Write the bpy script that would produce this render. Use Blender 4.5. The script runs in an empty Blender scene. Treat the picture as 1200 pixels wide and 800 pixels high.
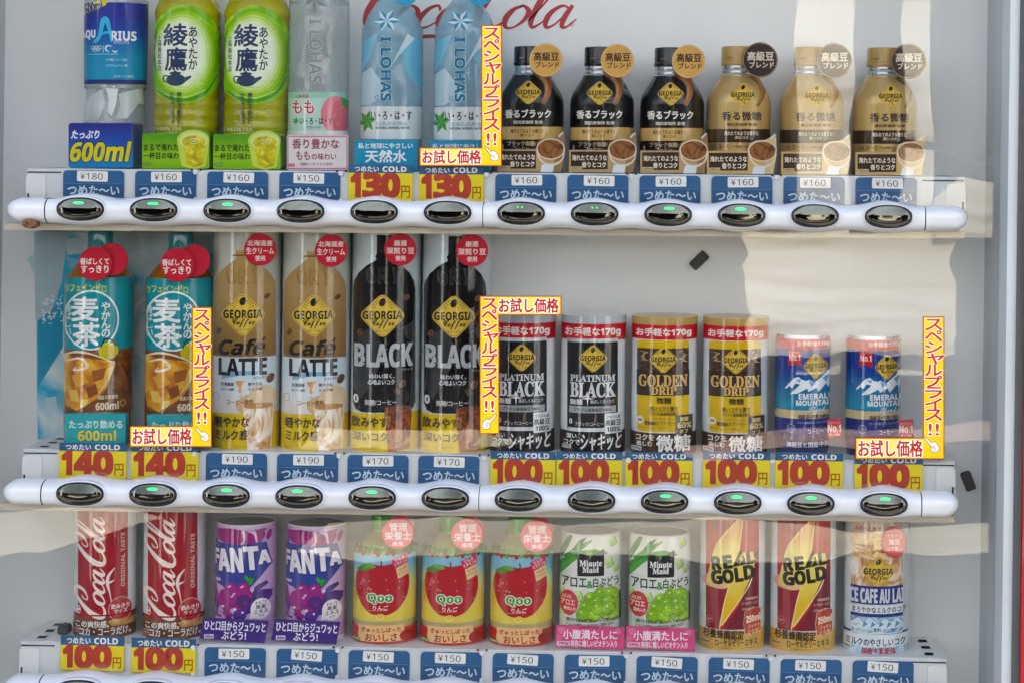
import bpy, math, random
import numpy as np
from mathutils.geometry import tessellate_polygon
from mathutils import Vector
random.seed(7); rng = np.random.default_rng(7)
R_ = math.radians
SC = bpy.context.scene
COL = SC.collection

# ------------------------------------------------------------------ camera
CAMD = 2.1            # metres from the lens to the plane of the buttons (y = 0)
ROLL = 0.0135
cam = bpy.data.cameras.new('camera'); camo = bpy.data.objects.new('camera', cam); COL.objects.link(camo)
camo.location = (0, -CAMD, 0); camo.rotation_euler = (R_(90), -ROLL, 0)
cam.lens = 72; cam.sensor_width = 36; cam.shift_x = -200/1200; cam.shift_y = -230/1200
cam.clip_start = .05; cam.clip_end = 500
SC.camera = camo

# ------------------------------------------------------------------ sky, sun, exposure
SUN_EL, SUN_AZ = R_(48), R_(18)       # the sun stands behind the machine, a little to the right
w = bpy.data.worlds.new('World'); SC.world = w; w.use_nodes = True
nt = w.node_tree; bg = nt.nodes['Background']; sky = nt.nodes.new('ShaderNodeTexSky')
sky.sky_type = 'NISHITA'; sky.sun_disc = False; sky.sun_elevation = SUN_EL; sky.sun_rotation = SUN_AZ
sky.dust_density = 2.0
nt.links.new(sky.outputs[0], bg.inputs[0]); bg.inputs[1].default_value = .12
sl = bpy.data.lights.new('sun', 'SUN'); sl.energy = 4.0; sl.angle = R_(.5); sl.color = (1, .965, .92)
so = bpy.data.objects.new('sun', sl); COL.objects.link(so)
sd = Vector((math.sin(SUN_AZ)*math.cos(SUN_EL), math.cos(SUN_AZ)*math.cos(SUN_EL), math.sin(SUN_EL)))
so.rotation_euler = sd.to_track_quat('Z', 'Y').to_euler()
SC.view_settings.view_transform = 'Standard'; SC.view_settings.look = 'None'
SC.view_settings.exposure = 2.2; SC.view_settings.gamma = 1
SC.cycles.use_denoising = True
SC.cycles.max_bounces = 8; SC.cycles.transparent_max_bounces = 16
SC.cycles.caustics_reflective = False; SC.cycles.caustics_refractive = False

# ------------------------------------------------------------------ materials
SAT = 1.0
def lin(h):
    c = [int(h[i:i+2], 16)/255 for i in (0, 2, 4)]
    c = [(x/12.92 if x <= .04045 else ((x+.055)/1.055)**2.4) for x in c]
    y = .21*c[0]+.72*c[1]+.07*c[2]
    return tuple(min(.92, max(.001, y+(x-y)*SAT)) for x in c)
MATS = {}
DEFCOAT = 0.0
def pbr(name, rough=.4, spec=.5, metal=0, coat=0):
    coat = coat or DEFCOAT
    m = bpy.data.materials.new(name); m.use_nodes = True
    b = m.node_tree.nodes['Principled BSDF']
    b.inputs['Roughness'].default_value = rough; b.inputs['Specular IOR Level'].default_value = spec
    b.inputs['Metallic'].default_value = metal; b.inputs['Coat Weight'].default_value = coat
    b.inputs['Coat Roughness'].default_value = .03; b.inputs['Coat IOR'].default_value = 1.5 if not DEFCOAT else 1.65
    if DEFCOAT: b.inputs['Specular IOR Level'].default_value = .25
    MATS[name] = m
    return m, m.node_tree, b
def col(name, hexc, rough=.38, spec=.5, metal=0, coat=0, var=.05, vscale=60, bump=0, bscale=300):
    """a plain print / paint / plastic colour with faint procedural unevenness"""
    m, t, b = pbr(name, rough, spec, metal, coat)
    c = lin(hexc)
    tc = t.nodes.new('ShaderNodeTexCoord'); n = t.nodes.new('ShaderNodeTexNoise')
    n.inputs['Scale'].default_value = vscale; n.inputs['Detail'].default_value = 4
    t.links.new(tc.outputs['Object'], n.inputs['Vector'])
    r = t.nodes.new('ShaderNodeValToRGB')
    r.color_ramp.elements[0].position = .3; r.color_ramp.elements[1].position = .7
    r.color_ramp.elements[0].color = tuple(max(0, x*(1-var*1.6)) for x in c)+(1,)
    r.color_ramp.elements[1].color = tuple(min(1, x*(1+var)) for x in c)+(1,)
    t.links.new(n.outputs['Fac'], r.inputs['Fac']); t.links.new(r.outputs['Color'], b.inputs['Base Color'])
    if bump:
        n2 = t.nodes.new('ShaderNodeTexNoise'); n2.inputs['Scale'].default_value = bscale
        t.links.new(tc.outputs['Object'], n2.inputs['Vector'])
        bp = t.nodes.new('ShaderNodeBump'); bp.inputs['Strength'].default_value = bump; bp.inputs['Distance'].default_value = .001
        t.links.new(n2.outputs['Fac'], bp.inputs['Height']); t.links.new(bp.outputs['Normal'], b.inputs['Normal'])
    return m
def grad(name, stops, axis='Z', rough=.36, coat=0, noise=.0, nscale=40, metal=0):
    """printed colour blend along an axis of the object; stops = [(metres, hex)...]"""
    m, t, b = pbr(name, rough, .5, metal, coat)
    tc = t.nodes.new('ShaderNodeTexCoord'); s = t.nodes.new('ShaderNodeSeparateXYZ')
    t.links.new(tc.outputs['Object'], s.inputs[0])
    mr = t.nodes.new('ShaderNodeMapRange')
    z0, z1 = stops[0][0], stops[-1][0]
    mr.inputs['From Min'].default_value = z0; mr.inputs['From Max'].default_value = z1
    src = s.outputs[axis]
    if noise:
        n = t.nodes.new('ShaderNodeTexNoise'); n.inputs['Scale'].default_value = nscale; n.inputs['Detail'].default_value = 3
        t.links.new(tc.outputs['Object'], n.inputs['Vector'])
        ma = t.nodes.new('ShaderNodeMath'); ma.operation = 'MULTIPLY_ADD'
        ma.inputs[1].default_value = noise; t.links.new(n.outputs['Fac'], ma.inputs[0]); t.links.new(src, ma.inputs[2]); src = ma.outputs[0]
    t.links.new(src, mr.inputs['Value'])
    r = t.nodes.new('ShaderNodeValToRGB'); e = r.color_ramp.elements
    while len(e) < len(stops): e.new(.5)
    for el, (z, h) in zip(e, stops):
        el.position = (z-z0)/(z1-z0); el.color = lin(h)+(1,)
    t.links.new(mr.outputs[0], r.inputs['Fac']); t.links.new(r.outputs['Color'], b.inputs['Base Color'])
    return m
def mottle(name, hexes, scale=80, rough=.36, coat=0, distort=1.0, stretch=(1, 1, 1), detail=4, lo=.3, hi=.7):
    """printed picture texture: drinks, ice, foliage, foam"""
    m, t, b = pbr(name, rough, .5, 0, coat)
    tc = t.nodes.new('ShaderNodeTexCoord'); mp = t.nodes.new('ShaderNodeMapping'); mp.inputs['Scale'].default_value = stretch
    t.links.new(tc.outputs['Object'], mp.inputs['Vector'])
    n = t.nodes.new('ShaderNodeTexNoise'); n.inputs['Scale'].default_value = scale; n.inputs['Detail'].default_value = detail
    n.inputs['Distortion'].default_value = distort
    t.links.new(mp.outputs[0], n.inputs['Vector'])
    r = t.nodes.new('ShaderNodeValToRGB'); e = r.color_ramp.elements
    while len(e) < len(hexes): e.new(.5)
    for i, (el, h) in enumerate(zip(e, hexes)):
        el.position = lo+(hi-lo)*i/(len(hexes)-1); el.color = lin(h)+(1,)
    t.links.new(n.outputs['Fac'], r.inputs['Fac']); t.links.new(r.outputs['Color'], b.inputs['Base Color'])
    return m
def clear(name, tint, gloss=.08, solid=.0, solidcol='ffffff', rough=.03, bump=0, bscale=25, wave=0):
    """clear plastic / glass sheet: transparent with a Fresnel mirror on top, optionally a milky share"""
    m = bpy.data.materials.new(name); m.use_nodes = True; t = m.node_tree; t.nodes.clear()
    o = t.nodes.new('ShaderNodeOutputMaterial'); tr = t.nodes.new('ShaderNodeBsdfTransparent'); tr.inputs[0].default_value = lin(tint)+(1,)
    g = t.nodes.new('ShaderNodeBsdfGlossy'); g.inputs['Roughness'].default_value = rough
    f = t.nodes.new('ShaderNodeLayerWeight'); f.inputs['Blend'].default_value = .5
    base = tr.outputs[0]
    if solid:
        d = t.nodes.new('ShaderNodeBsdfDiffuse'); d.inputs[0].default_value = lin(solidcol)+(1,)
        mx = t.nodes.new('ShaderNodeMixShader'); mx.inputs[0].default_value = solid
        t.links.new(base, mx.inputs[1]); t.links.new(d.outputs[0], mx.inputs[2]); base = mx.outputs[0]
    pw = t.nodes.new('ShaderNodeMath'); pw.operation = 'POWER'; pw.inputs[1].default_value = 5
    t.links.new(f.outputs['Facing'], pw.inputs[0])
    ma = t.nodes.new('ShaderNodeMath'); ma.operation = 'MULTIPLY_ADD'; ma.inputs[1].default_value = .9; ma.inputs[2].default_value = gloss
    ma.use_clamp = True
    t.links.new(pw.outputs[0], ma.inputs[0])
    mx = t.nodes.new('ShaderNodeMixShader'); t.links.new(ma.outputs[0], mx.inputs[0])
    t.links.new(base, mx.inputs[1]); t.links.new(g.outputs[0], mx.inputs[2]); t.links.new(mx.outputs[0], o.inputs[0])
    if wave:
        tc = t.nodes.new('ShaderNodeTexCoord'); n = t.nodes.new('ShaderNodeTexNoise'); n.inputs['Scale'].default_value = 5; n.inputs['Detail'].default_value = 2
        t.links.new(tc.outputs['Object'], n.inputs['Vector'])
        bp = t.nodes.new('ShaderNodeBump'); bp.inputs['Strength'].default_value = wave; bp.inputs['Distance'].default_value = .001
        t.links.new(n.outputs['Fac'], bp.inputs['Height']); t.links.new(bp.outputs[0], g.inputs['Normal'])
    if bump:
        tc = t.nodes.new('ShaderNodeTexCoord'); n = t.nodes.new('ShaderNodeTexVoronoi'); n.inputs['Scale'].default_value = bscale; n.feature = 'SMOOTH_F1'
        t.links.new(tc.outputs['Object'], n.inputs['Vector'])
        bp = t.nodes.new('ShaderNodeBump'); bp.inputs['Strength'].default_value = bump; bp.inputs['Distance'].default_value = .012
        t.links.new(n.outputs['Distance'], bp.inputs['Height'])
        t.links.new(bp.outputs[0], g.inputs['Normal'])
        if solid: t.links.new(bp.outputs[0], d.inputs['Normal'])
    MATS[name] = m
    return m
def glow(name, hexc, s):
    m, t, b = pbr(name, .3); b.inputs['Base Color'].default_value = lin(hexc)+(1,)
    b.inputs['Emission Color'].default_value = lin(hexc)+(1,); b.inputs['Emission Strength'].default_value = s
    return m
def M(n):
    if n in MATS: return MATS[n]
    return col(n, n)          # an unnamed six-digit colour is a plain print colour

# ------------------------------------------------------------------ mesh collecting
def link(name, me, parent=None):
    o = bpy.data.objects.new(name, me); COL.objects.link(o)
    if parent is not None: o.parent = parent
    return o
class MB:
    """collects triangles with their own normals; build() makes ONE mesh object"""
    def __init__(s): s.v = []; s.n = []; s.m = []
    def add(s, v, n, mat):
        v = np.asarray(v, float).reshape(-1, 3, 3)
        if not len(v): return
        if n is None:
            f = np.cross(v[:, 1]-v[:, 0], v[:, 2]-v[:, 0]); f /= np.linalg.norm(f, axis=1, keepdims=True)+1e-20
            n = np.repeat(f[:, None, :], 3, 1)
        s.v.append(v); s.n.append(np.asarray(n, float).reshape(-1, 3, 3)); s.m.append((mat, len(v)))
    def grid(s, P, N, mat, flip=False):
        """P, N: (a, b, 3) arrays of a surface; two triangles a cell"""
        A, B, C, D = P[:-1, :-1], P[1:, :-1], P[1:, 1:], P[:-1, 1:]
        nA, nB, nC, nD = N[:-1, :-1], N[1:, :-1], N[1:, 1:], N[:-1, 1:]
        q = [(A, B, C), (A, C, D)]; qn = [(nA, nB, nC), (nA, nC, nD)]
        if flip: q = [(a, c, b) for a, b, c in q]; qn = [(a, c, b) for a, b, c in qn]
        for t, u in zip(q, qn):
            s.add(np.stack(t, 2).reshape(-1, 3, 3), np.stack(u, 2).reshape(-1, 3, 3), mat)
    def box(s, x0, x1, y0, y1, z0, z1, mat):
        p = [(x, y, z) for x in (x0, x1) for y in (y0, y1) for z in (z0, z1)]
        for a, b, c, d in ((0, 1, 3, 2), (4, 6, 7, 5), (0, 4, 5, 1), (2, 3, 7, 6), (0, 2, 6, 4), (1, 5, 7, 3)):
            s.add([[p[a], p[b], p[c]], [p[a], p[c], p[d]]], None, mat)
    def prism(s, pts, y0, y1, mat, side=None, bev=.0006):
        """outline pts (x, z) counter-clockwise seen from the front (-y); front at y0 (nearer), back at y1, bevelled front rim"""
        pts = [Vector(p) for p in pts]; n = len(pts)
        area = sum(pts[i].x*pts[(i+1) % n].y-pts[(i+1) % n].x*pts[i].y for i in range(n))
        if area < 0: pts = pts[::-1]
        ins = []
        for i in range(n):
            a, b, c = pts[i-1], pts[i], pts[(i+1) % n]
            d1 = (b-a).normalized(); d2 = (c-b).normalized()
            nn = Vector((-d1.y-d2.y, d1.x+d2.x)); L = nn.length
            nn = nn/L if L > 1e-6 else Vector((-d1.y, d1.x))
            ins.append(b+nn*bev)
        T = tessellate_polygon([[Vector((p.x, p.y, 0)) for p in ins]])
        tri = []
        for t in T:
            q = [(ins[i].x, y0, ins[i].y) for i in t]
            if (ins[t[1]]-ins[t[0]]).cross(ins[t[2]]-ins[t[0]]) < 0: q = [q[0], q[2], q[1]]
            tri.append(q)
        s.add(tri, None, mat)
        s.add([[(q[0][0], y1, q[0][2]), (q[2][0], y1, q[2][2]), (q[1][0], y1, q[1][2])] for q in
               [[(pts[i].x, 0, pts[i].y) for i in t] if (pts[t[1]]-pts[t[0]]).cross(pts[t[2]]-pts[t[0]]) > 0 else
                [(pts[i].x, 0, pts[i].y) for i in (t[0], t[2], t[1])] for t in T]], None, side or mat)
        for i in range(n):
            j = (i+1) % n
            a, b, A, B = ins[i], ins[j], pts[i], pts[j]
            q = [(a.x, y0, a.y), (A.x, y0+bev, A.y), (B.x, y0+bev, B.y), (b.x, y0, b.y)]
            s.add([[q[0], q[1], q[2]], [q[0], q[2], q[3]]], None, mat)
            q = [(A.x, y0+bev, A.y), (A.x, y1, A.y), (B.x, y1, B.y), (B.x, y0+bev, B.y)]
            s.add([[q[0], q[1], q[2]], [q[0], q[2], q[3]]], None, side or mat)
    def lathe(s, prof, mat, cx=0, cy=0, n=96, zones=None, a0=0, a1=2*math.pi, cap0=True, cap1=True, capmat=None):
        """prof = [(r, z)...] bottom to top; zones = [(z_top, material)...] overrides the material by height"""
        prof = np.array(prof, float)
        th = np.linspace(a0, a1, n+1)
        ct, st = np.sin(th), -np.cos(th)
        d = np.gradient(prof, axis=0)
        nr = d[:, 1]; nz = -d[:, 0]; L = np.hypot(nr, nz)+1e-12; nr, nz = nr/L, nz/L
        for i in range(len(prof)-1):
            (r0, z0), (r1, z1) = prof[i], prof[i+1]
            mt = mat
            if zones:
                zm = (z0+z1)/2
                for zt, zmat in zones:
                    if zm <= zt: mt = zmat; break
            e = np.array([r1-r0, z1-z0]); e /= np.hypot(*e)+1e-12
            fn = np.array([e[1], -e[0]])                     # face normal; keep creases sharp
            def vn(k):
                v = np.array([nr[k], nz[k]])
                return v if v@fn > .9 else fn
            n0, n1 = vn(i), vn(i+1)
            P = np.stack([np.stack([cx+r*ct, cy+r*st, np.full(n+1, z)], 1) for r, z in ((r0, z0), (r1, z1))])
            N = np.stack([np.stack([k[0]*ct, k[0]*st, np.full(n+1, k[1])], 1) for k in (n0, n1)])
            s.grid(P, N, mt, flip=True)
        for on, k, up in ((cap0, 0, -1), (cap1, -1, 1)):
            r, z = prof[k]
            if on and r > 1e-5:
                c = np.array([cx, cy, z]); ring = np.stack([cx+r*ct, cy+r*st, np.full(n+1, z)], 1)
                t = np.stack([np.repeat(c[None], n, 0), ring[:-1], ring[1:]], 1)
                if up < 0: t = t[:, ::-1]
                s.add(t, np.tile(np.array([0, 0, float(up)]), (n, 3, 1)), capmat or mat)
    def disc(s, c, r, y0, y1, mat, n=40, side=None):
        s.prism([(c[0]+r*math.cos(2*math.pi*i/n), c[1]+r*math.sin(2*math.pi*i/n)) for i in range(n)], y0, y1, mat, side, .0004)
    def build(s, name, parent=None):
        me = bpy.data.meshes.new(name)
        V = np.concatenate(s.v).reshape(-1, 3); N = np.concatenate(s.n).reshape(-1, 3)
        nt_ = len(V)//3
        me.vertices.add(len(V)); me.vertices.foreach_set('co', V.astype(np.float32).ravel())
        me.loops.add(len(V)); me.loops.foreach_set('vertex_index', np.arange(len(V), dtype=np.int32))
        me.polygons.add(nt_); me.polygons.foreach_set('loop_start', np.arange(0, len(V), 3, dtype=np.int32))
        names = []; idx = np.empty(nt_, np.int32); k = 0
        for mt, c in s.m:
            if mt not in names: names.append(mt); me.materials.append(M(mt))
            idx[k:k+c] = names.index(mt); k += c
        me.polygons.foreach_set('material_index', idx)
        me.update(calc_edges=True)
        N /= np.linalg.norm(N, axis=1, keepdims=True)+1e-20
        me.polygons.foreach_set('use_smooth', np.ones(nt_, bool))
        me.normals_split_custom_set_from_vertices(N.tolist())
        return link(name, me, parent)

# ------------------------------------------------------------------ printed artwork
FPX = 2400.0
def unroll(px, py):
    qx, qz = np.asarray(px, float)-800, 170-np.asarray(py, float)
    c, s_ = math.cos(ROLL), math.sin(ROLL)
    return (qx*c-qz*s_)/FPX, (qx*s_+qz*c)/FPX
def at(px, py, y):
    """where a measured point lies on the upright plane at depth y"""
    a, b = unroll(px, py); return float(a*(CAMD+y)), float(b*(CAMD+y))
_tcur = bpy.data.curves.new('lettering', 'FONT'); _tcur.resolution_u = 2
_tsc = bpy.data.scenes.new('lettering'); _tob = bpy.data.objects.new('lettering', _tcur); _tsc.collection.objects.link(_tob)   # a scratch scene, removed at the end
_tcache = {}
def conv(s, bold):
    o = ''
    for ch in s:
        c = ord(ch)
        if 65 <= c <= 90: o += chr((0x1D5D4 if bold else 0x1D5A0)+c-65)
        elif 97 <= c <= 122: o += chr((0x1D5EE if bold else 0x1D5BA)+c-97)
        elif 48 <= c <= 57: o += chr((0x1D7EC if bold else 0x1D7E2)+c-48)
        else: o += ch
    return o
def latin(s): return all(ord(c) < 0x250 for c in s)
def glyphs(s):
    if s not in _tcache:
        _tcur.body = s
        me = _tob.to_mesh()
        v = np.empty(len(me.vertices)*3); me.vertices.foreach_get('co', v); v = v.reshape(-1, 3)[:, :2]
        me.calc_loop_triangles()
        t = np.empty(len(me.loop_triangles)*3, np.int32); me.loop_triangles.foreach_get('vertices', t)
        t = v[t.reshape(-1, 3)]
        lo, hi = t.reshape(-1, 2).min(0), t.reshape(-1, 2).max(0)
        _tcache[s] = (t-lo)/(hi-lo+1e-9), (hi-lo)
    return _tcache[s]
def smooth(pts, n=8, closed=False):
    P = [np.array(p, float) for p in pts]; out = []; N = len(P)
    g = (lambda i: P[i % N]) if closed else (lambda i: P[min(max(i, 0), N-1)])
    for i in range(N if closed else N-1):
        a, b, c, d = g(i-1), g(i), g(i+1), g(i+2)
        for k in range(n):
            t = k/n
            out.append(.5*((2*b)+(c-a)*t+(2*a-5*b+4*c-d)*t*t+(3*b-a-3*c+d)*t**3))
    if not closed: out.append(P[-1])
    return out
class Art:
    """flat artwork given in coordinates of one measured close-up (origin ox, oy and scale k), v downwards"""
    def __init__(s, ox, oy, k): s.ox, s.oy, s.k = ox, oy, k; s.it = []
    def _put(s, tris, mat): s.it.append([(np.asarray(tris, float), mat)])
    def poly(s, pts, mat):
        p = [Vector((float(a), float(b), 0)) for a, b in pts]
        T = tessellate_polygon([p])
        s._put([[(p[i].x, p[i].y) for i in t] for t in T], mat); return s
    def rect(s, x0, y0, x1, y1, mat, r=0):
        if not r: return s.poly([(x0, y0), (x1, y0), (x1, y1), (x0, y1)], mat)
        return s.poly(rrect(x0, y0, x1, y1, r), mat)
    def ell(s, cx, cy, rx, ry, mat, rot=0, n=36, part=(0, 1)):
        c, d = math.cos(rot), math.sin(rot); p = []
        for i in range(n):
            t = 2*math.pi*(part[0]+(part[1]-part[0])*i/(n if part == (0, 1) else n-1)); x, y = rx*math.cos(t), ry*math.sin(t)
            p.append((cx+x*c-y*d, cy+x*d+y*c))
        return s.poly(p, mat)
    def ring(s, cx, cy, rx, ry, w_, mat, n=40):
        a = np.linspace(0, 2*np.pi, n+1); o = np.stack([cx+rx*np.cos(a), cy+ry*np.sin(a)], 1); i = np.stack([cx+(rx-w_)*np.cos(a), cy+(ry-w_)*np.sin(a)], 1)
        s._put(np.concatenate([np.stack([o[:-1], o[1:], i[1:]], 1), np.stack([o[:-1], i[1:], i[:-1]], 1)]), mat); return s
    def stroke(s, pts, w_, mat, n=7, closed=False):
        """a pen stroke whose width follows w_ (number or list)"""
        ws = [w_]*len(pts) if not hasattr(w_, '__len__') else list(w_)
        q = smooth([(p[0], p[1], ww) for p, ww in zip(pts, ws)], n, closed)
        q = np.array(q+[q[0]] if closed else q); P = q[:, :2]; d = np.gradient(P, axis=0); d /= np.linalg.norm(d, axis=1, keepdims=True)+1e-9
        nn = np.stack([-d[:, 1], d[:, 0]], 1)*np.maximum(q[:, 2:3], .1)/2
        A, B = P+nn, P-nn
        s._put(np.concatenate([np.stack([A[:-1], A[1:], B[1:]], 1), np.stack([A[:-1], B[1:], B[:-1]], 1)]), mat); return s
    def text(s, t, x0, y0, x1, y1, mat, b=0, shear=0, rot=0, out=None, arc=0, heavy=False):
        """lettering fitted to a box; b = extra stroke weight, out = (material, width) of an outline, rot in radians or 'up' / 'down'"""
        W, H = (x1-x0), (y1-y0)
        g, size = glyphs(conv(t, b > 0))
        em = H if rot not in ('up', 'down') else W
        wide = abs(W if em == H else H)/max(1, len(t))
        b = b if heavy else min(b*.6, .022*em) if latin(t) else min(b, .027*min(em, wide*1.15))
        P = g.copy()
        if rot in ('up', 'down'):
            a, c = P[..., 0].copy(), P[..., 1].copy()
            if rot == 'up': X, Y = (1-c)*W, (1-a)*H
            else: X, Y = c*W, a*H
            if rot == 'up' and shear: Y = Y-(c-.5)*shear*W
        else:
            X = P[..., 0]*W+(P[..., 1]-.5)*shear*H; Y = (1-P[..., 1])*H
            if rot:
                cx, cy = W/2, H/2; c, d = math.cos(rot), math.sin(rot)
                X, Y = cx+(X-cx)*c-(Y-cy)*d, cy+(X-cx)*d+(Y-cy)*c
        if arc: Y = Y+arc*(1-((X-W/2)/(W/2))**2)
        T = np.stack([X+x0, Y+y0], -1)
        def fat(T, r, m_):
            k = 4 if r < 1.5*s.k*.8 else 10
            lay = []
            for i in range(k):
                a = 2*math.pi*(i+.5)/k; lay.append((T+np.array([math.cos(a), math.sin(a)])*r*(1.25 if k == 4 else 1), m_))
            if r > 3*s.k*.8:
                for i in range(6):
                    a = 2*math.pi*i/6; lay.append((T+np.array([math.cos(a), math.sin(a)])*r*.5, m_))
            s.it.append(lay)
        if out: fat(T, out[1]+b, out[0])
        if b: fat(T, b, mat)
        else: s._put(T, mat)
        return s
    def vtext(s, t, x0, y0, x1, y1, mat, b=0, out=None, gap=.06):
        n = len(t); h = (y1-y0)/n
        for pas in (0, 1):
            if pas == 0 and not out: continue
            for i, ch in enumerate(t):
                g, sz = glyphs(conv(ch, True)); W, H = (x1-x0), h*(1-gap); f = min(1, max(sz)/.72)
                ww, hh = W*min(1, sz[0]/.72), H*min(1, sz[1]/.72)
                if ch == 'ー': ww, hh = W*.14, H*.8
                xm, ym = (x0+x1)/2, y0+h*(i+.5)
                if ch in 'ャュョッ': xm += W*.12
                if ch == 'ー': s._fit(g, xm, ym, ww, hh, mat, b, out, pas, True)
                else: s._fit(g, xm, ym, ww, hh, mat, b, out, pas, False)
        return s
    def _fit(s, g, xm, ym, ww, hh, mat, b, out, pas, turn):
        P = g-.5
        if turn: T = np.stack([xm+P[..., 1]*ww, ym+P[..., 0]*hh], -1)
        else: T = np.stack([xm+P[..., 0]*ww, ym-P[..., 1]*hh], -1)
        r, m_ = (out[1]+b, out[0]) if pas == 0 else (b, mat)
        k = 8 if pas == 0 else (4 if b else 1)
        s.it.append([(T+np.array([math.cos(2*math.pi*(i+.5)/k), math.sin(2*math.pi*(i+.5)/k)])*r, m_) for i in range(k)])
    # ---- output
    def tris(s):
        """yield (tangent coordinates (n,3,2), material, height above the surface in metres)"""
        h = 0.0
        for lay in s.it:
            h += 9e-6
            for j, (T, m_) in enumerate(lay):
                a, b = unroll(s.ox+T[..., 0]/s.k, s.oy+T[..., 1]/s.k)
                yield np.stack([a, b], -1), m_, h+j*3e-7
    def flat(s, mb, y, org, off=.00008):
        t = CAMD+y
        for T, m_, h in s.tris():
            V = np.stack([T[..., 0]*t-org[0], np.full(T.shape[:2], y-off-h)-org[1], T[..., 1]*t-org[2]], -1)
            f = np.cross(V[:, 1]-V[:, 0], V[:, 2]-V[:, 0])[:, 1] > 0
            V[f] = V[f][:, ::-1]
            mb.add(V, np.tile(np.array([0, -1., 0]), (len(V), 3, 1)), m_)
    def wrap(s, mb, rfun, R0, org, off=.00018, zsplit=None):
        """lay the artwork round an upright axis at org; rfun(z) = radius at height z above org"""
        X, Yc = org[0], org[1]+CAMD
        d = math.hypot(X, Yc); phi = math.atan2(X, Yc)
        sk = np.sin(np.radians(np.linspace(-78, 78, 49)))
        lines = np.tan(phi+np.arcsin(np.clip(R0*sk/d, -1, 1)))
        tf = Yc-R0*Yc/d
        toc = np.array([-X/d, -Yc/d]); rt = np.array([Yc/d, -X/d])
        zs = [] if zsplit is None else [(z+org[2])/tf for z in zsplit]
        for T, m_, h in s.tris():
            T = cut(T, 0, lines); T = cut(T, 1, zs)
            c = T.mean(1)[:, 0]; T = T[(c > lines[0]) & (c < lines[-1])]
            if not len(T): continue
            z = T[..., 1]*tf-org[2]
            R = rfun(z)
            sn = d*np.sin(np.arctan(T[..., 0])-phi)/R
            ok = (np.abs(sn.mean(1)) < .985)
            T, z, R, sn = T[ok], z[ok], R[ok], np.clip(sn[ok], -.988, .988)
            if not len(T): continue
            cs = np.sqrt(1-sn**2); nx, ny = cs*toc[0]+sn*rt[0], cs*toc[1]+sn*rt[1]
            rr = R+off+h
            V = np.stack([rr*nx, rr*ny, z], -1); N = np.stack([nx, ny, np.zeros_like(nx)], -1)
            f = np.einsum('ij,ij->i', np.cross(V[:, 1]-V[:, 0], V[:, 2]-V[:, 0]), N.mean(1)) < 0
            V[f] = V[f][:, ::-1]; N[f] = N[f][:, ::-1]
            mb.add(V, N, m_)
def cut(T, ax, lines):
    """split triangles along lines of constant coordinate ax"""
    if not len(T): return T
    lo, hi = T[..., ax].min(), T[..., ax].max()
    for L in lines:
        if L <= lo or L >= hi: continue
        c = T[..., ax]
        m = (c.min(1) < L-1e-9) & (c.max(1) > L+1e-9)
        if not m.any(): continue
        keep, S = T[~m], T[m]
        side = S[..., ax] > L
        lone = np.where(side.sum(1) == 1, np.argmax(side, 1), np.argmin(side, 1))
        i = np.arange(len(S)); A, B, C = S[i, lone], S[i, (lone+1) % 3], S[i, (lone+2) % 3]
        def mid(P, Q):
            t = ((L-P[:, ax])/(Q[:, ax]-P[:, ax]+1e-20))[:, None]; return P+(Q-P)*np.clip(t, 0, 1)
        AB, AC = mid(A, B), mid(A, C)
        T = np.concatenate([keep, np.stack([A, AB, AC], 1), np.stack([AB, B, C], 1), np.stack([AB, C, AC], 1)])
    return T
def rrect(x0, y0, x1, y1, r, n=6):
    p = []
    for cx, cy, a in ((x1-r, y0+r, -90), (x1-r, y1-r, 0), (x0+r, y1-r, 90), (x0+r, y0+r, 180)):
        for i in range(n+1):
            t = R_(a+90*i/n); p.append((cx+r*math.cos(t), cy+r*math.sin(t)))
    return p
def diamond(cx, cy, w_, h_, r=.22, n=5):
    P = [np.array(p) for p in ((cx, cy-h_/2), (cx+w_/2, cy), (cx, cy+h_/2), (cx-w_/2, cy))]; out = []
    for i in range(4):
        a, b, c = P[i-1], P[i], P[(i+1) % 4]
        p, q = b+(a-b)*r, b+(c-b)*r
        for k in range(n+1):
            t = k/n; out.append(tuple((1-t)**2*p+2*t*(1-t)*b+t*t*q))
    return out
def bean(a, x, y, r, rot=.5, c='5a3a22'):
    a.ell(x, y, r*.72, r, c, rot, 18); a.stroke([(x+r*.8*math.sin(rot), y-r*.8*math.cos(rot)), (x+r*.15, y), (x-r*.8*math.sin(rot), y+r*.8*math.cos(rot))], r*.22, '1c120c', 4)
def coffee_badge(a, cx, cy, w_, h_, rays=True):
    """yellow rounded diamond with a bean, GEORGIA, Coffee, EST. 1975"""
    a.poly(diamond(cx, cy, w_, h_), 'badge_yellow'); a.poly(diamond(cx, cy, w_*.95, h_*.95), '1d1a14')
    a.poly(diamond(cx, cy, w_*.925, h_*.925), 'badge_yellow')
    if rays:
        for i in range(-5, 6):
            t = R_(i*15); x, y = math.sin(t), -math.cos(t)
            a.stroke([(cx+x*w_*.16, cy-h_*.13+y*h_*.16), (cx+x*w_*.24, cy-h_*.13+y*h_*.24)], w_*.012, '4a3a12', 2)
    bean(a, cx, cy-h_*.29, h_*.095, .45, '1d1a14')
    a.text('GEORGIA', cx-w_*.40, cy-h_*.10, cx+w_*.40, cy+h_*.075, '17140f', b=w_*.013)
    a.text('𝓒𝓸𝓯𝓯𝓮𝓮', cx-w_*.22, cy+h_*.075, cx+w_*.24, cy+h_*.27, '17140f', b=w_*.006)
    a.text('EST. 1975', cx-w_*.13, cy+h_*.30, cx+w_*.13, cy+h_*.345, '17140f')

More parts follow.
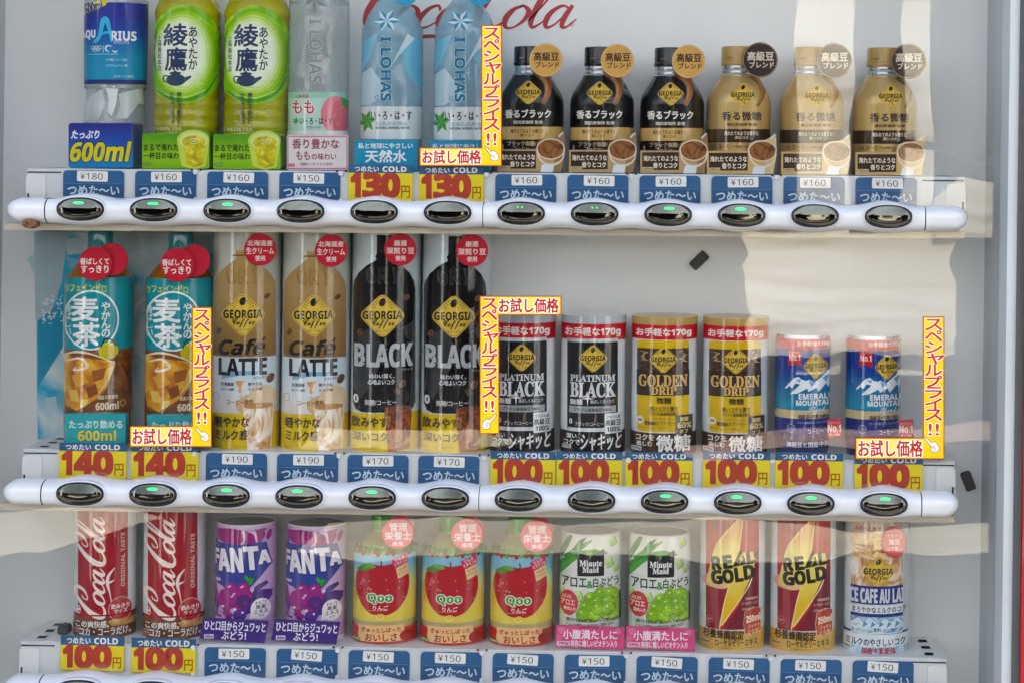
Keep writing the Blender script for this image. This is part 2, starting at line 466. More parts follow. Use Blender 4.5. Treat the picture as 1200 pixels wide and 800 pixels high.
# ------------------------------------------------------------------ things
def tag(o, label=None, cat=None, group=None, kind=None):
    if label: o['label'] = label
    if cat: o['category'] = cat
    if group: o['group'] = group
    if kind: o['kind'] = kind
    return o
def empty(name, loc=(0, 0, 0)):
    o = bpy.data.objects.new(name, None); COL.objects.link(o); o.location = loc; o.empty_display_size = .02
    return o
def copy_tree(o):
    def rec(q, parent):
        c = q.copy(); COL.objects.link(c)
        if parent is not None: c.parent = parent
        for ch in [x for x in COL.objects if x.parent == q]: rec(ch, c)
        return c
    return rec(o, None)
# ------------------------------------------------------------------ what the window mirrors: the pavement and the sunlit side of the street
mottle('asphalt', ['1b1b1e', '29292b', '222224'], 5, rough=.9)
mottle('paving', ['5d5a55', '75716a', '68645e'], 3, rough=.9)
mottle('kerb_stone', ['a88a7a', 'c0a392', 'b39684'], 2, rough=.9)
mottle('light_concrete', ['b5ab94', 'd0c6ac', 'c2b89f'], 1.2, rough=.9)
col('plaster', 'd3d5d6', rough=.85, var=.06, vscale=1.2)
col('dark_front', '0e0f10', rough=.8, var=.3, vscale=1)  # shade of the ground floor is put into this near-black colour
col('window_dark', '22262a', rough=.15)
mottle('board', ['8a7a5c', 'cbbb96', 'e6dabc', 'f2ead4'], 1.6, rough=.85, stretch=(.45, 1, 5), detail=8, distort=.6, lo=.25, hi=.62)  # streaky grain, with shadow dapples put into the colour as darker patches
for q in ('asphalt', 'dark_front', 'paving'): MATS[q].node_tree.nodes['Principled BSDF'].inputs['Specular IOR Level'].default_value = 0
m = MB(); m.box(-60, 60, -80, 30, -1.74, -1.64, 'asphalt'); tag(m.build('road'), kind='structure')
m = MB(); m.box(-8, 8, -3.2, 3, -1.6399, -1.62, 'paving'); tag(m.build('pavement'), kind='structure')
def strip(name, pts, z, mat):
    """a flat piece of ground with an uneven outline"""
    m = MB(); T = tessellate_polygon([[Vector((x, y, 0)) for x, y in pts]]); tri = []
    for t in T:
        q = [Vector((pts[i][0], pts[i][1], z)) for i in t]
        if (q[1]-q[0]).cross(q[2]-q[0]).z < 0: q = [q[0], q[2], q[1]]
        tri.append([tuple(v) for v in q])
    m.add(tri, None, mat); return tag(m.build(name), kind='structure')
strip('far_kerb', [(.05, -8.5), (.6, -8.9), (1.3, -9.3), (2.6, -9.6), (2.6, -10.4), (1.3, -9.95), (.5, -9.45), (.0, -8.95)], -1.632, 'kerb_stone')
strip('concrete_patch', [(-1.5, -5.9), (-1.2, -5.75), (-.6, -6.0), (.1, -5.8), (.7, -6.05), (1.5, -6.15), (2.0, -6.0), (2.1, -6.7), (1.3, -6.75), (.7, -6.55), (.2, -6.85), (-.5, -6.6), (-1.0, -6.75), (-1.5, -6.5)], -1.634, 'light_concrete')
bl = tag(empty('street_building', (0, -12.2, -1.62)), 'cream building across the street with shade painted into its dark ground floor', 'building')
def bpart(name, mb):
    o = mb.build(name, bl); o.location = (0, 12.2, 1.62); return o
m = MB(); m.box(-18, 16, -13, -12, 1.2, 13, 'plaster'); fac = bpart('facade', m)
m = MB(); m.box(-18, 16, -13, -12.3, -1.615, 1.199, 'dark_front'); bpart('shopfront', m)
for i in range(9):
    for j in range(3):
        m = MB(); m.box(-16+i*3.6, -16+i*3.6+1.5, -12.0, -11.97, 2.6+j*3.6, 4.9+j*3.6, 'window_dark'); m.build('window', fac)
def ragged(x0, x1, z0, z1, n=14, amp=.05):
    r = random.Random(int((x0+z0)*1000)); P = []
    for (ax, az), (bx, bz) in (((x0, z0), (x1, z0)), ((x1, z0), (x1, z1)), ((x1, z1), (x0, z1)), ((x0, z1), (x0, z0))):
        for i in range(n):
            t = i/n; P.append((ax+(bx-ax)*t+(r.random()-.5)*amp, az+(bz-az)*t+(r.random()-.5)*amp))
    return P
bd = MB(); bd.prism(ragged(.46, 1.88, -1.45, -.58, 10, .06), -12.05, -12.1, 'board', bev=.003); o = bd.build('wooden_board'); tag(o, 'pale dappled wooden board leaning on the dark shopfront, mirrored in the window', 'board')
for x0, x1, z1 in ((.80, 1.17, 1.15), (1.53, 1.72, 1.15)):
    bd = MB(); bd.box(x0, x1, -12.22, -12.14, -1.6, z1, 'board'); tag(bd.build('door_post'), '%s pale timber post of the shopfront, seen mirrored in the window' % ('wide' if z1 and x0 < 1 else 'narrow'), 'post')
bd = MB(); bd.prism([(1.75, -.62), (2.2, -.60), (2.75, -.52), (2.75, -.12), (2.45, -.16), (2.2, -.25), (1.95, -.20), (1.72, -.34)], -12.0, -12.1, 'board', bev=.003); tag(bd.build('mirror_patch'), 'short pale cloth added on the shopfront as sunlit ground, mirrored in the window', 'patch')  # pale piece added so a sunlit patch shows in the window reflection
strip('concrete_strip', [(-2.0, -8.6), (-1.6, -8.75), (-1.1, -8.6), (-.9, -9.0), (-1.2, -9.5), (-1.7, -9.4), (-2.05, -9.6)], -1.634, 'light_concrete')  # pale concrete strip on the road, mirrored as a band
strip('pale_patch', [(-2.9, -5.5), (-2.5, -5.9), (-2.2, -6.6), (-2.6, -6.9), (-3.0, -6.7)], -1.634, 'light_concrete')

col('board_white', 'e9e9e4', rough=.5)
for x, y, ww, z1, rz, lb in ((3.9, -3.7, .9, .15, .45, 'added narrow white signboard on the kerb right of the machine'), (5.9, -3.5, 2.0, .2, .6, 'added wide white signboard on the kerb right of the machine'), (-3.9, -3.8, .9, .15, -.45, 'white signboard added on the kerb left of the machine')):
    q = MB(); q.prism([(-ww/2, .12), (ww/2, .12), (ww/2, z1+1.6), (-ww/2, z1+1.6)], .03, -.03, 'board_white', bev=.004); q = q.build('reflector')  # unseen white panel added to put bright streaks on bottles and cans
    q.location = (x, y, -1.63); q.rotation_euler = (0, 0, math.pi+rz); tag(q, lb, 'reflector', 'white reflectors added beside the machine')

hp = smooth([(1.0, .035), (1.17, .025), (1.4, .0), (1.63, -.06), (1.9, -.105), (2.3, -.13)], 6); q = MB(); th = np.linspace(0, 2*np.pi, 13)
P = np.array([[(x, -9+.022*math.cos(t), z+.022*math.sin(t)) for t in th] for x, z in hp]); N = np.array([[(0, math.cos(t), math.sin(t)) for t in th] for x, z in hp])
q.grid(P, N, 'board_white')
for i in (len(hp)-1,): q.lathe([(.018, -1.63), (.018, float(hp[i][1]))], 'board_white', cx=float(hp[i][0]), cy=-9, n=16)
tag(q.build('handrail'), 'bent white handrail on a post across the road, mirrored in the window', 'handrail')
# ------------------------------------------------------------------ shared materials
col('white_paint', 'e8eaeb', rough=.35, var=.03, vscale=9)
col('panel_white', 'ecf0f2', rough=.4, var=.035, vscale=5)
col('side_grey', 'b9bfc2', rough=.45, var=.05, vscale=6)
col('plate_grey', 'd9dddf', rough=.4, var=.03, vscale=12)
col('lip_cream', 'e6ddc8', rough=.45, var=.05, vscale=20)
col('rail_white', 'c9ccd2', rough=.22, var=.035, vscale=24, coat=.3)
col('seam_dark', '3c3f43', rough=.6)
col('slot_dark', '26282b', rough=.7)
col('button_black', '5f5f5b', rough=.05, var=.12, metal=1, vscale=120)
col('button_rim', '15171a', rough=.25)
col('button_lens', '5a605c', rough=.12, metal=.5, var=.12, vscale=200)
glow('lamp_green', '14e058', .75); glow('lamp_green_dim', '14c050', .4)
col('red_door', 'b3161b', rough=.3, coat=.4, var=.04)
col('gasket', '4b4d50', rough=.7)
col('logo_red', 'b5323a', rough=.4)
col('magnet_black', '3b3b3d', rough=.6, bump=.3)
mottle('rust', ['2c1c12', '6b4326', '8c6a48'], 300, rough=.8)
clear('window_glass', 'fdfefe', gloss=.045, rough=.006, wave=.5)
col('badge_yellow', 'd9b63c', rough=.32)
col('tag_blue', '1f5f92', rough=.3, coat=.5, var=.03)
col('tag_blue_dark', '1a5384', rough=.3, coat=.5, var=.03)
col('tag_text', 'c9e4f2', rough=.4); col('sticker_white', 'f1f1ee', rough=.45)
col('price_yellow', 'ecd512', rough=.35, var=.02); col('price_red', 'bb3a20', rough=.35)
col('header_blue', '1d5c86', rough=.35); col('ink', '1b1b1d', rough=.4); col('paper_white', 'f0f0ee', rough=.4)

YA = .088                                       # axis of every bottle and can
ROWS = {1: dict(rail=-.0725, tilt=.0042, shelf=-.0318), 2: dict(rail=-.3655, tilt=0.0, shelf=-.3262), 3: dict(rail=-.5705, tilt=-.0055, shelf=-.5295)}
def zrow(row, key, x): return ROWS[row][key]+ROWS[row]['tilt']*(x+.2)
XL, XR = -.741, .331                            # inside faces of the cabinet
ZT, ZB = .34, -.74                              # window opening
# ------------------------------------------------------------------ cabinet
vm = tag(empty('vending_machine', (-.205, .1, -1.62)), 'red drinks vending machine with grey white display interior behind the window', 'vending machine')
def cab(name, mb, sub=None):
    o = mb.build(name, sub or vm); o.location = (.205, -.1, 1.62) if not sub else (0, 0, 0); return o
m = MB(); m.box(XL-.004, XR+.004, .135, .15, ZB-.004, ZT+.004, 'panel_white'); bp = cab('back_panel', m)
# faded red script on the back panel, cut off by the top of the photo
def script_logo(a, ox, oy, s, mat, up=False, wt=1.0, word2=True):
    """flowing two-word script, drawn pen stroke by pen stroke; s = x-height; up = reads upwards"""
    def T(p):
        x, y = p
        x += y*.42                                # slant
        return (ox-y*s, oy-x*s) if up else (ox+x*s, oy-y*s)
    def S(pts, ws): a.stroke([T(p) for p in pts], [q*s*wt for q in ws], mat, 8)
    def C(x):
        S([(x+1.5, 1.55), (x+1.95, 1.9), (x+2.0, 2.45), (x+1.6, 2.75), (x+1.0, 2.5), (x+.35, 1.7), (x+.05, .85), (x+.2, .15), (x+.75, -.05), (x+1.3, .25), (x+1.6, .8)],
          [.06, .2, .3, .24, .22, .36, .46, .36, .2, .12, .08])
        S([(x+1.5, 1.55), (x+1.22, 1.6), (x+1.2, 1.95), (x+1.42, 2.1)], [.08, .1, .1, .05])
    def o_(x):
        S([(x+.55, 1.0), (x+.15, .8), (x, .4), (x+.15, .04), (x+.5, .02), (x+.85, .35), (x+.9, .75), (x+.55, 1.0), (x+.45, .9)], [.1, .22, .32, .2, .1, .2, .28, .14, .08])
    def c_(x):
        S([(x+.8, .78), (x+.62, 1.0), (x+.25, .85), (x, .4), (x+.15, .04), (x+.5, .04), (x+1.0, .4)], [.16, .14, .2, .32, .22, .1, .07])
    def a_(x):
        S([(x+.85, .85), (x+.5, 1.0), (x+.12, .75), (x, .35), (x+.15, .02), (x+.5, .2), (x+.85, .8)], [.1, .14, .24, .3, .18, .1, .1])
        S([(x+.92, 1.02), (x+.78, .5), (x+.82, .08), (x+1.05, .05), (x+1.35, .4)], [.2, .3, .24, .12, .07])
    def l_(x):
        S([(x-.1, .3), (x+.35, 1.2), (x+.72, 2.3), (x+.62, 2.65), (x+.35, 2.4), (x+.1, 1.3), (x+.02, .4), (x+.2, .03), (x+.5, .2), (x+.75, .5)],
          [.07, .1, .14, .12, .2, .32, .3, .18, .1, .07])
    C(0); o_(1.35); c_(2.45); a_(3.35)
    S([(4.75, 1.0), (5.1, 1.12)], [.24, .24])
    C(5.0)
    o_(6.35); l_(7.5); a_(8.2)
    if not up: S([(.35, -.05), (.55, -.42), (1.6, -.55), (3.2, -.38), (4.6, -.42)], [.06, .16, .26, .2, .04])
m = MB(); a = Art(0, 0, 1); script_logo(a, 423, 33, 26, 'logo_red', wt=.85)
a.text('®', 667, 26, 673, 32, 'logo_red'); a.flat(m, .135, (0, 0, 0)); o = m.build('script_logo', bp)
m = MB(); m.box(XL-.0176, XL, -.02, .135, ZB, ZT, 'side_grey'); cab('side_panel', m)
m = MB(); m.box(XR, XR+.0176, -.02, .135, ZB, ZT, 'side_grey'); cab('side_panel', m)
m = MB(); m.box(XL-.0174, XR+.0174, -.02, .15, ZT, ZT+.02, 'panel_white'); cab('top_panel', m)
m = MB(); m.box(XL-.0174, XR+.0174, -.02, .15, ZB-.02, ZB, 'panel_white'); cab('bottom_panel', m)
for p_, q_ in ((XR+.0098, XR+.0176), (XL-.0176, XL-.0098)):
    m = MB(); m.box(p_, q_, -.024, -.0201, ZB, ZT, 'gasket'); cab('door_gasket', m)
m = MB()
m.box(XR+.0178, XR+.07, -.03, .2, -1.5, .40, 'red_door'); m.box(XL-.07, XL-.0178, -.03, .2, -1.5, .40, 'red_door')
m.box(XL-.0175, XR+.0175, -.0295, .2, ZT+.0201, .40, 'red_door'); m.box(XL-.0175, XR+.0175, -.0295, .2, -1.5, ZB-.0201, 'red_door'); cab('door', m)
m = MB(); m.box(XL-.06, XR+.06, .201, .75, -1.5, .395, 'side_grey'); cab('cabinet_body', m)
m = MB(); m.box(XL-.05, XR+.05, -.03, .72, -1.62, -1.5005, 'seam_dark'); cab('plinth', m)
m = MB(); m.box(XL+.0006, XR-.0006, .028, .032, ZB+.0005, ZT-.0005, 'window_glass'); win = cab('window_pane', m)

# ------------------------------------------------------------------ shelves and button rails
BX = {1: [-.6169+.07537*i for i in range(12)], 2: [-.6133+.07497*i for i in range(12)], 3: [-.6120+.07490*i for i in range(12)]}
LIT = {1: '111000221100', 2: '011110001111', 3: '110111111111'}
SHELF_TXT = {1: 'top white shelf carrying tall bottles and gold topped coffee bottles', 2: 'middle white shelf carrying coffee bottles and short coffee cans',
             3: 'lowest white shelf carrying red cola cans and fruit drinks'}
RAIL_TXT = {1: 'white wavy button rail below the top shelf with a rusty chip', 2: 'white wavy button rail below the middle shelf',
            3: 'white wavy button rail below the lowest shelf, mostly cut off'}
def oval(cx, cz, rx, rz, n=56, e=2.25):
    return [(cx+rx*abs(math.cos(t))**(2/e)*math.copysign(1, math.cos(t)), cz+rz*abs(math.sin(t))**(2/e)*math.copysign(1, math.sin(t))) for t in np.linspace(0, 2*math.pi, n, endpoint=False)]
def dome_mb():
    m = MB(); rx, rz, h = .0228, .0109, .0036
    rho = np.linspace(0, 1, 26); th = np.linspace(0, 2*np.pi, 73)
    def pos(r, t):
        ct, st = np.cos(t), np.sin(t); e = 2/2.25
        X = r*np.sign(ct)*np.abs(ct)**e; Z = r*np.sign(st)*np.abs(st)**e
        H = h*np.sqrt(np.clip(1.04-r**4, 0, 1.1))
        P = h*(1.12-.80*Z-.12*X*X)                       # the sloping lamp window slices the dome off
        return np.stack([X*rx, -np.minimum(H, P), Z*rz], -1), P < H
    Rr, Tt = np.meshgrid(rho, th, indexing='ij'); P, c = pos(Rr, Tt)
    e = 1e-3
    Pr = pos(np.maximum(Rr-e, 0), Tt)[0]; Pr2 = pos(Rr+e, Tt)[0]; Pt = pos(Rr, Tt-e)[0]; Pt2 = pos(Rr, Tt+e)[0]
    N = np.cross(Pt2-Pt, Pr2-Pr); N /= np.linalg.norm(N, axis=-1, keepdims=True)+1e-20
    N[0] = N[0]*0+np.array([0, -1, 0]); N[N[..., 1] > 0] *= -1
    cm = c[:-1, :-1] & c[1:, 1:] & c[1:, :-1] & c[:-1, 1:]
    A, B, C_, D = P[:-1, :-1], P[1:, :-1], P[1:, 1:], P[:-1, 1:]; nA, nB, nC, nD = N[:-1, :-1], N[1:, :-1], N[1:, 1:], N[:-1, 1:]
    for q, u in (((A, B, C_), (nA, nB, nC)), ((A, C_, D), (nA, nC, nD))):
        V, U = np.stack(q, 2), np.stack(u, 2)
        m.add(V[~cm], U[~cm], 'button_black')
        m.add(V[cm], U[cm], 'button_lens')
    return m
dome = dome_mb(); dome_me = None; rim_me = None; lamp_me = {}
def rail(row):
    global dome_me, rim_me
    xs0, xs1 = at(3 if row < 3 else 6, 245, .002)[0], (.2960, .2905, .2885)[row-1]
    xc = (xs0+xs1)/2; z0 = ROWS[row]['rail']; tl = ROWS[row]['tilt']
    root = tag(empty('button_rail', (xc, .027, z0+tl*(xc+.2))), RAIL_TXT[row], 'button rail', 'button rails of the machine')
    org = np.array([xc, .027, z0+tl*(xc+.2)])
    def bump(x):
        k = np.clip(np.round((x-BX[row][0])/.0751), 0, 11); xk = BX[row][0]+.0752*k
        u = np.clip(np.abs(x-xk)/.0376, 0, 1); return (.5+.5*np.cos(np.pi*u))**1.25
    def seg(x0, x1, endl, endr):
        mb = MB(); x = np.linspace(x0, x1, max(30, int((x1-x0)/.002)))
        if endl: x = x0+(x1-x0)*(1-np.cos(np.linspace(0, np.pi/2, 40)))
        if endr: x = x0+(x1-x0)*np.sin(np.linspace(0, np.pi/2, 40))
        def surf(x, t):
            b = bump(x); k = np.ones_like(x)
            if endl: u = np.clip((x0+.016-x)/.016, 0, 1); k = np.sqrt(np.clip(1-u*u, 0, 1))
            if endr: u = np.clip((x-x1+.016)/.016, 0, 1); k = np.sqrt(np.clip(1-u*u, 0, 1))
            top, bot = (.0108+.0052*b)*k, (.0155+.0025*b)*k
            zc, hh = (top-bot)/2, (top+bot)/2
            D = (.0225+.0015*b)*np.sqrt(k)
            s_, c_ = np.sin(t), np.cos(t)
            e = 2/2.7
            return np.stack([x+0*t, -D*np.abs(c_)**e, zc+hh*np.sign(s_)*np.abs(s_)**e+tl*(x+.2)+z0-org[2]], -1)
        X, T = np.meshgrid(x, np.linspace(-np.pi/2, np.pi/2, 33), indexing='ij')
        P = surf(X, T); e = 1e-4
        N = np.cross(surf(X, np.clip(T+e, -1.5707, 1.5707))-surf(X, np.clip(T-e, -1.5707, 1.5707)), surf(X+1e-5, T)-surf(X-1e-5, T))
        L = np.linalg.norm(N, axis=-1, keepdims=True); N = np.where(L > 1e-14, N/(L+1e-20), np.array([0, -1., 0]))
        N[..., :] *= -1
        N[L[..., 0] <= 1e-14] = np.array([0, -1., 0])
        P[..., 0] -= org[0]
        mb.grid(P, N, 'rail_white')
        # cut ends
        for xe, on, sg in ((0, not endl, -1), (-1, not endr, 1)):
            if on:
                r = P[xe]; c = r.mean(0)
                mb.add(np.stack([np.repeat(c[None], 32, 0), r[:-1], r[1:]], 1), np.tile(np.array([sg, 0., 0]), (32, 3, 1)), 'rail_white')
        return mb
    c1, c2, c3 = at(52, 245, .004)[0], at(565.5, 250, .004)[0], at(1085, 253, .004)[0]
    g = .0006
    seg(xs0, c1-g, True, False).build('end_cap', root); seg(c1+g, c2-g*.7, False, False).build('rail_cover', root)
    seg(c2+g*.7, c3-g, False, False).build('rail_cover', root); seg(c3+g, xs1, False, True).build('end_cap', root)
    mb = MB(); mb.box(c1-.004-xc, c3+.004-xc, -.012, -.0005, -.011, .0085, 'seam_dark'); core = mb.build('rail_core', root)
    for i, bx in enumerate(BX[row]):
        if row == 1: bx = bx
        zz = z0+tl*(bx+.2)-org[2]
        if rim_me is None:
            r = MB(); r.prism(oval(0, 0, .0256, .0132), -.0264, -.004, 'rail_white', bev=.0016); r.prism(oval(0, 0, .0245, .0121), -.0274, -.012, 'button_rim', bev=.0008)
            rim_me = r
            rb = r.build('button', root); rim_mesh = rb.data
            rail.rim = rim_mesh
            dm = dome.build('push_lens', rb); rail.dome = dm.data
            for kk, mt in (('1', 'lamp_green'), ('2', 'lamp_green_dim')):
                q = MB()
                if kk == '1': q.prism(oval(0, 0, .0054, .0013), -.0006, 0, mt, bev=.0003)
                else:
                    q.disc((-.0022, 0), .0010, -.0005, 0, mt, 14); q.disc((.0022, 0), .0010, -.0005, 0, mt, 14)
                me = q.build('indicator_lamp'); lamp_me[kk] = me.data; bpy.data.objects.remove(me)
        else:
            rb = link('button', rail.rim, root); dm = link('push_lens', rail.dome, rb)
        rb.location = (bx-xc, 0, zz); dm.location = (0, -.0272, 0)
        lt = LIT[row][i]
        if lt != '0':
            lo = link('indicator_lamp', lamp_me[lt], rb); lo.location = (.0018*((i*7) % 3-1)*.6, -.0272-.0026, .0064); lo.rotation_euler = (-.3, 0, 0)
    if row == 1:
        mb = MB(); pts = [at(p[0], p[1], .006) for p in ((28, 259), (31, 257), (36, 256.5), (40, 258.5), (44, 260), (44, 265), (39, 268), (32, 267), (28, 264))]
        mb.prism([(x-org[0], z-org[2]) for x, z in pts], -.0262, -.012, 'rust', bev=.0008); mb.build('rust_chip', root)
    return root
def shelf(row):
    z = ROWS[row]['shelf']; tl = ROWS[row]['tilt']; zr = ROWS[row]['rail']
    x0, x1 = at(32, 200, .04)[0], (.2955, .2890, .2830)[row-1]
    xc = (x0+x1)/2; org = (xc, .04, z+tl*(xc+.2))
    root = tag(empty('display_shelf', org), SHELF_TXT[row], 'shelf', 'display shelves of the machine'); root.rotation_euler = (0, -math.atan(tl), 0)
    hw = (x1-x0)/2
    m = MB(); m.box(-hw, hw, .0005, .0945, -.0025, 0, 'white_paint'); m.box(-hw+.002, hw-.002, .006, .0945, zr-z-.012, -.0026, 'white_paint')
    for s_, x in ((-1, -hw), (1, hw)):
        for k in range(3):
            m.add([[(x-s_*(.012+.022*0), .012+.028*k, .0004), (x-s_*.021, .012+.028*k, .0004), (x-s_*.021, .023+.028*k, .0004)],
                   [(x-s_*.012, .012+.028*k, .0004), (x-s_*.021, .023+.028*k, .0004), (x-s_*.012, .023+.028*k, .0004)]], np.tile(np.array([0, 0, 1.]), (2, 3, 1)), 'slot_dark')
    m.build('deck', root)
    m = MB(); m.prism([(-hw, zr-z-.006), (hw, zr-z-.006), (hw, -.0008), (-hw, -.0008)], -.0018, .0004, 'plate_grey', bev=.0006); fp = m.build('front_plate', root)
    for q in ((-hw+.001, -hw+.036, -.0022, -.0019, -.0046, -.0032), (hw-.045, hw-.001, -.0022, -.0019, -.0046, -.0032),
              (-hw+.0015, -hw+.0035, -.0044, -.0041, -.034, -.026), (hw-.0035, hw-.0015, -.0044, -.0041, -.034, -.026)):
        m = MB(); m.box(*q, 'slot_dark'); m.build('slot', fp)
    for s_ in (-1, 1):
        m = MB(); a_, b_ = (-hw-.0006, -hw+.0205) if s_ < 0 else (hw-.0205, hw+.0006)
        m.prism(rrect(a_, -.046, b_, -.0062, .004), -.0040, -.0021, 'white_paint', bev=.0007); m.build('end_plate', root)
    for k in range(1, 6):
        x = (BX[row][2*k-1]+BX[row][2*k])/2*1.005-xc-.001
        m = MB(); m.disc((x, -.0022), .0026, -.0060, -.0019, 'white_paint', 20); m.disc((x-.0046, .0002), .0012, -.0032, -.0019, 'slot_dark', 10); m.disc((x+.0046, .0002), .0012, -.0032, -.0019, 'slot_dark', 10); m.build('divider_clip', root)
        m = MB(); m.prism(rrect(x-.0022, -.040, x+.0022, -.0285, .002), -.0055, -.0019, 'white_paint'); m.build('divider_peg', root)
    m = MB(); L0, L1 = at(6, 262, .034)[0]-xc, x1-xc-.001
    m.box(L0, L1, -.0075, .0945, zr-z-.0232, zr-z-.0165, 'lip_cream'); m.box(L0+.02, L1-.02, -.002, .094, zr-z-.0164, zr-z-.0121, 'white_paint'); m.build('lower_lip', root)
    return root
for r_ in (1, 2, 3): shelf(r_); rail(r_)
# ------------------------------------------------------------------ bottles and cans
SAT = 1.22; DEFCOAT = 1.0                                   # everything printed sits under shiny film
class Item:
    """one kind of drink, built from the close-up of one of them; cx = photo x of its axis at the foot"""
    def __init__(s, name, cat, row, cx, fy, crop):
        s.row, s.crop, s.cx = row, crop, cx
        X = at(cx, fy, YA)[0]; s.org = (X, YA, zrow(row, 'shelf', X)+.0003)
        s.cos = math.cos(math.atan2(X, CAMD+YA)); s.root = empty(name, s.org); s.cat = cat
        s.fy = fy
    def px(s, u, v): o = s.crop; return o[0]+u/o[2], o[1]+v/o[2]
    def z(s, v, y=YA): o = s.crop; return at(s.cx, o[1]+v/o[2], y)[1]-s.org[2]
    def r(s, hw): return hw/s.crop[2]*(CAMD+YA)/FPX*s.cos
    def prof(s, pts):
        p = [(s.r(hw), s.z(v)) for v, hw in pts]; p[0] = (p[0][0], 0.0); s.p = p
        return p
    def rf(s, z): return np.interp(z, [q[1] for q in s.p], [q[0] for q in s.p])
    def art(s): return Art(*s.crop)
    def body(s, name, pts, mat, zones=None, soft=False, capmat=None, n=96):
        p = s.prof(pts)
        if soft:
            q = smooth(p, 6); p = [(float(max(a[0], .0002)), float(a[1])) for a in q]; s.p = p
        zn = None
        if zones:
            yf = YA-max(q[0] for q in p); zn = [(s.z(v, yf), mt) for v, mt in zones]
            for zz, _ in zn[:-1]:
                for i in range(len(p)-1):
                    if p[i][1] < zz-1e-5 and zz+1e-5 < p[i+1][1]:
                        p.insert(i+1, (p[i][0]+(p[i+1][0]-p[i][0])*(zz-p[i][1])/(p[i+1][1]-p[i][1]), zz)); break
        m = MB(); m.lathe(p, mat, zones=zn, capmat=capmat, n=n); return m.build(name, s.root)
    def label(s, a, name='label', R=None, zsplit=None, parent=None, off=.00018):
        m = MB(); a.wrap(m, s.rf, R or max(q[0] for q in s.p), s.org, zsplit=zsplit, off=off); return m.build(name, parent or s.root)
    def card(s, pts, a, y, depth, mat, name='base_card', side=None, bev=.0006, foot=True):
        """a flat printed card or block standing y metres in front of the axis"""
        yy = YA-y; q = []
        for u, v in pts:
            x, z = at(*s.px(u, v), yy); q.append((x-s.org[0], z-s.org[2]))
        if foot:
            d = min(z for _, z in q)
            if d < 0 or foot == 'drop': q = [(x, z-d) for x, z in q]
            else: d = 0
        else: d = 0
        m = MB(); m.prism(q, -y, -y+depth, mat, side, bev)
        if a: a.flat(m, yy, (s.org[0], s.org[1], s.org[2]+d))
        return m.build(name, s.root)
    def disc(s, u, v, r, a, y, mat, name='round_badge', depth=.0012, side=None):
        yy = YA-y; x, z = at(*s.px(u, v), yy); m = MB()
        m.disc((x-s.org[0], z-s.org[2]), r/s.crop[2]*(CAMD+yy)/FPX, -y, -y+depth, mat, 48, side)
        if a: a.flat(m, yy, s.org)
        return m.build(name, s.root)
    def repeat(s, others, labels, group):
        """the same drink again at the other measured places of its row"""
        tag(s.root, labels[0], s.cat, group)
        for cx, lb in zip(others, labels[1:]):
            c = copy_tree(s.root); X = at(cx, s.fy, YA)[0]
            c.location = (X, YA, zrow(s.row, 'shelf', X)+.0003); tag(c, lb, s.cat, group)
def zl(a, b, n): return list(np.linspace(a, b, n))
# materials of the drinks
clear('clear_plastic', 'f2f5f5', gloss=.05, solid=.10, solidcol='cdd4d6', rough=.06)
clear('clear_bottle', 'eef2f2', gloss=.07, solid=.26, solidcol='d9dfe0', rough=.06, bump=.8, bscale=32)
clear('blue_bottle', 'cfe8f3', gloss=.07, solid=.36, solidcol='bfdce8', rough=.08, bump=.3, bscale=20)
mottle('tea_green_liquid', ['87862a', 'a6a342', 'b8b652'], 14, rough=.12, coat=.6)
mottle('amber_liquid', ['7a4a20', '94602c', 'a8743c'], 16, rough=.12, coat=.6)
mottle('juice_liquid', ['a39a70', 'b6ad84', 'c2ba94'], 12, rough=.12, coat=.6)
grad('blue_label', [(.085, '1c8fb2'), (.118, '1b86ae'), (.142, '22489a'), (.16, '26308a')], coat=.4)
grad('blue_block', [(0.0, '1f7fb0'), (.020, '2458a8'), (.045, '272c80')])
col('navy', '232a66', coat=.3); col('yellow_sticker', 'd9cf4a')
mottle('green_swirl', ['4f9222', '86bb34', 'b2d852', 'd2ea84'], 22, rough=.3, coat=.4, distort=2.5, stretch=(1, 1, .5))
for i, h in enumerate(('7fb436', '9cc552', 'b6d478', 'cfe3a4', 'dfeccb', 'e9f1de')): col('green_halo_%d' % i, h, rough=.3, coat=.4)
grad('green_card', [(0, '6ea02c'), (.02, '93bd3c'), (.04, '5f972a')], noise=.012, nscale=60)
mottle('brew', ['8f8a18', 'b3aa24', 'cfc84a', 'e0dd86'], 70, distort=1.5)
mottle('silver_print', ['8d9496', 'c7ccce', 'e6e9ea'], 30, stretch=(1, 1, .12), rough=.25)
mottle('coffee_print', ['3a2116', '6b4228', '8f6440', '5a3520'], 55, distort=2)
mottle('iced_print', ['2e1610', '6b3020', 'a4552e', '4a2216', 'c98a5a'], 48, distort=.9, detail=5)
mottle('latte_print', ['8a6238', 'c49a68', 'e9dccb', 'f3eee6'], 45, distort=2.2, stretch=(1, 1, .7))
mottle('tea_glass_print', ['6a3a18', 'a8682a', 'cc9440', 'e2bc6a', 'efdca0'], 42, distort=.35, detail=3)
mottle('brown_print', ['4f2f1d', '6e4428', '8a5a38'], 40, distort=1.5, stretch=(.5, .5, 2))
mottle('ice_print', ['5f93b4', '9fc3d6', 'd5e6ee', '7fadc8', 'c2dbe6'], 75, distort=1.2)
mottle('bean_print', ['1a100b', '2e1c12', '5a3a24', '20140d'], 150, distort=1.0)
mottle('foam_print', ['8f5e34', 'c89a64', 'e0bd8a'], 140)
mottle('gold_cap', ['a78c5a', 'bca372', 'c6ae80'], 10, rough=.28, coat=.4)
mottle('backing_print', ['2aa2d0', '4fb6da', 'b6e0ee', 'e6f4f8', '58bce0', '34a8d4'], 9, distort=.6, rough=.4)
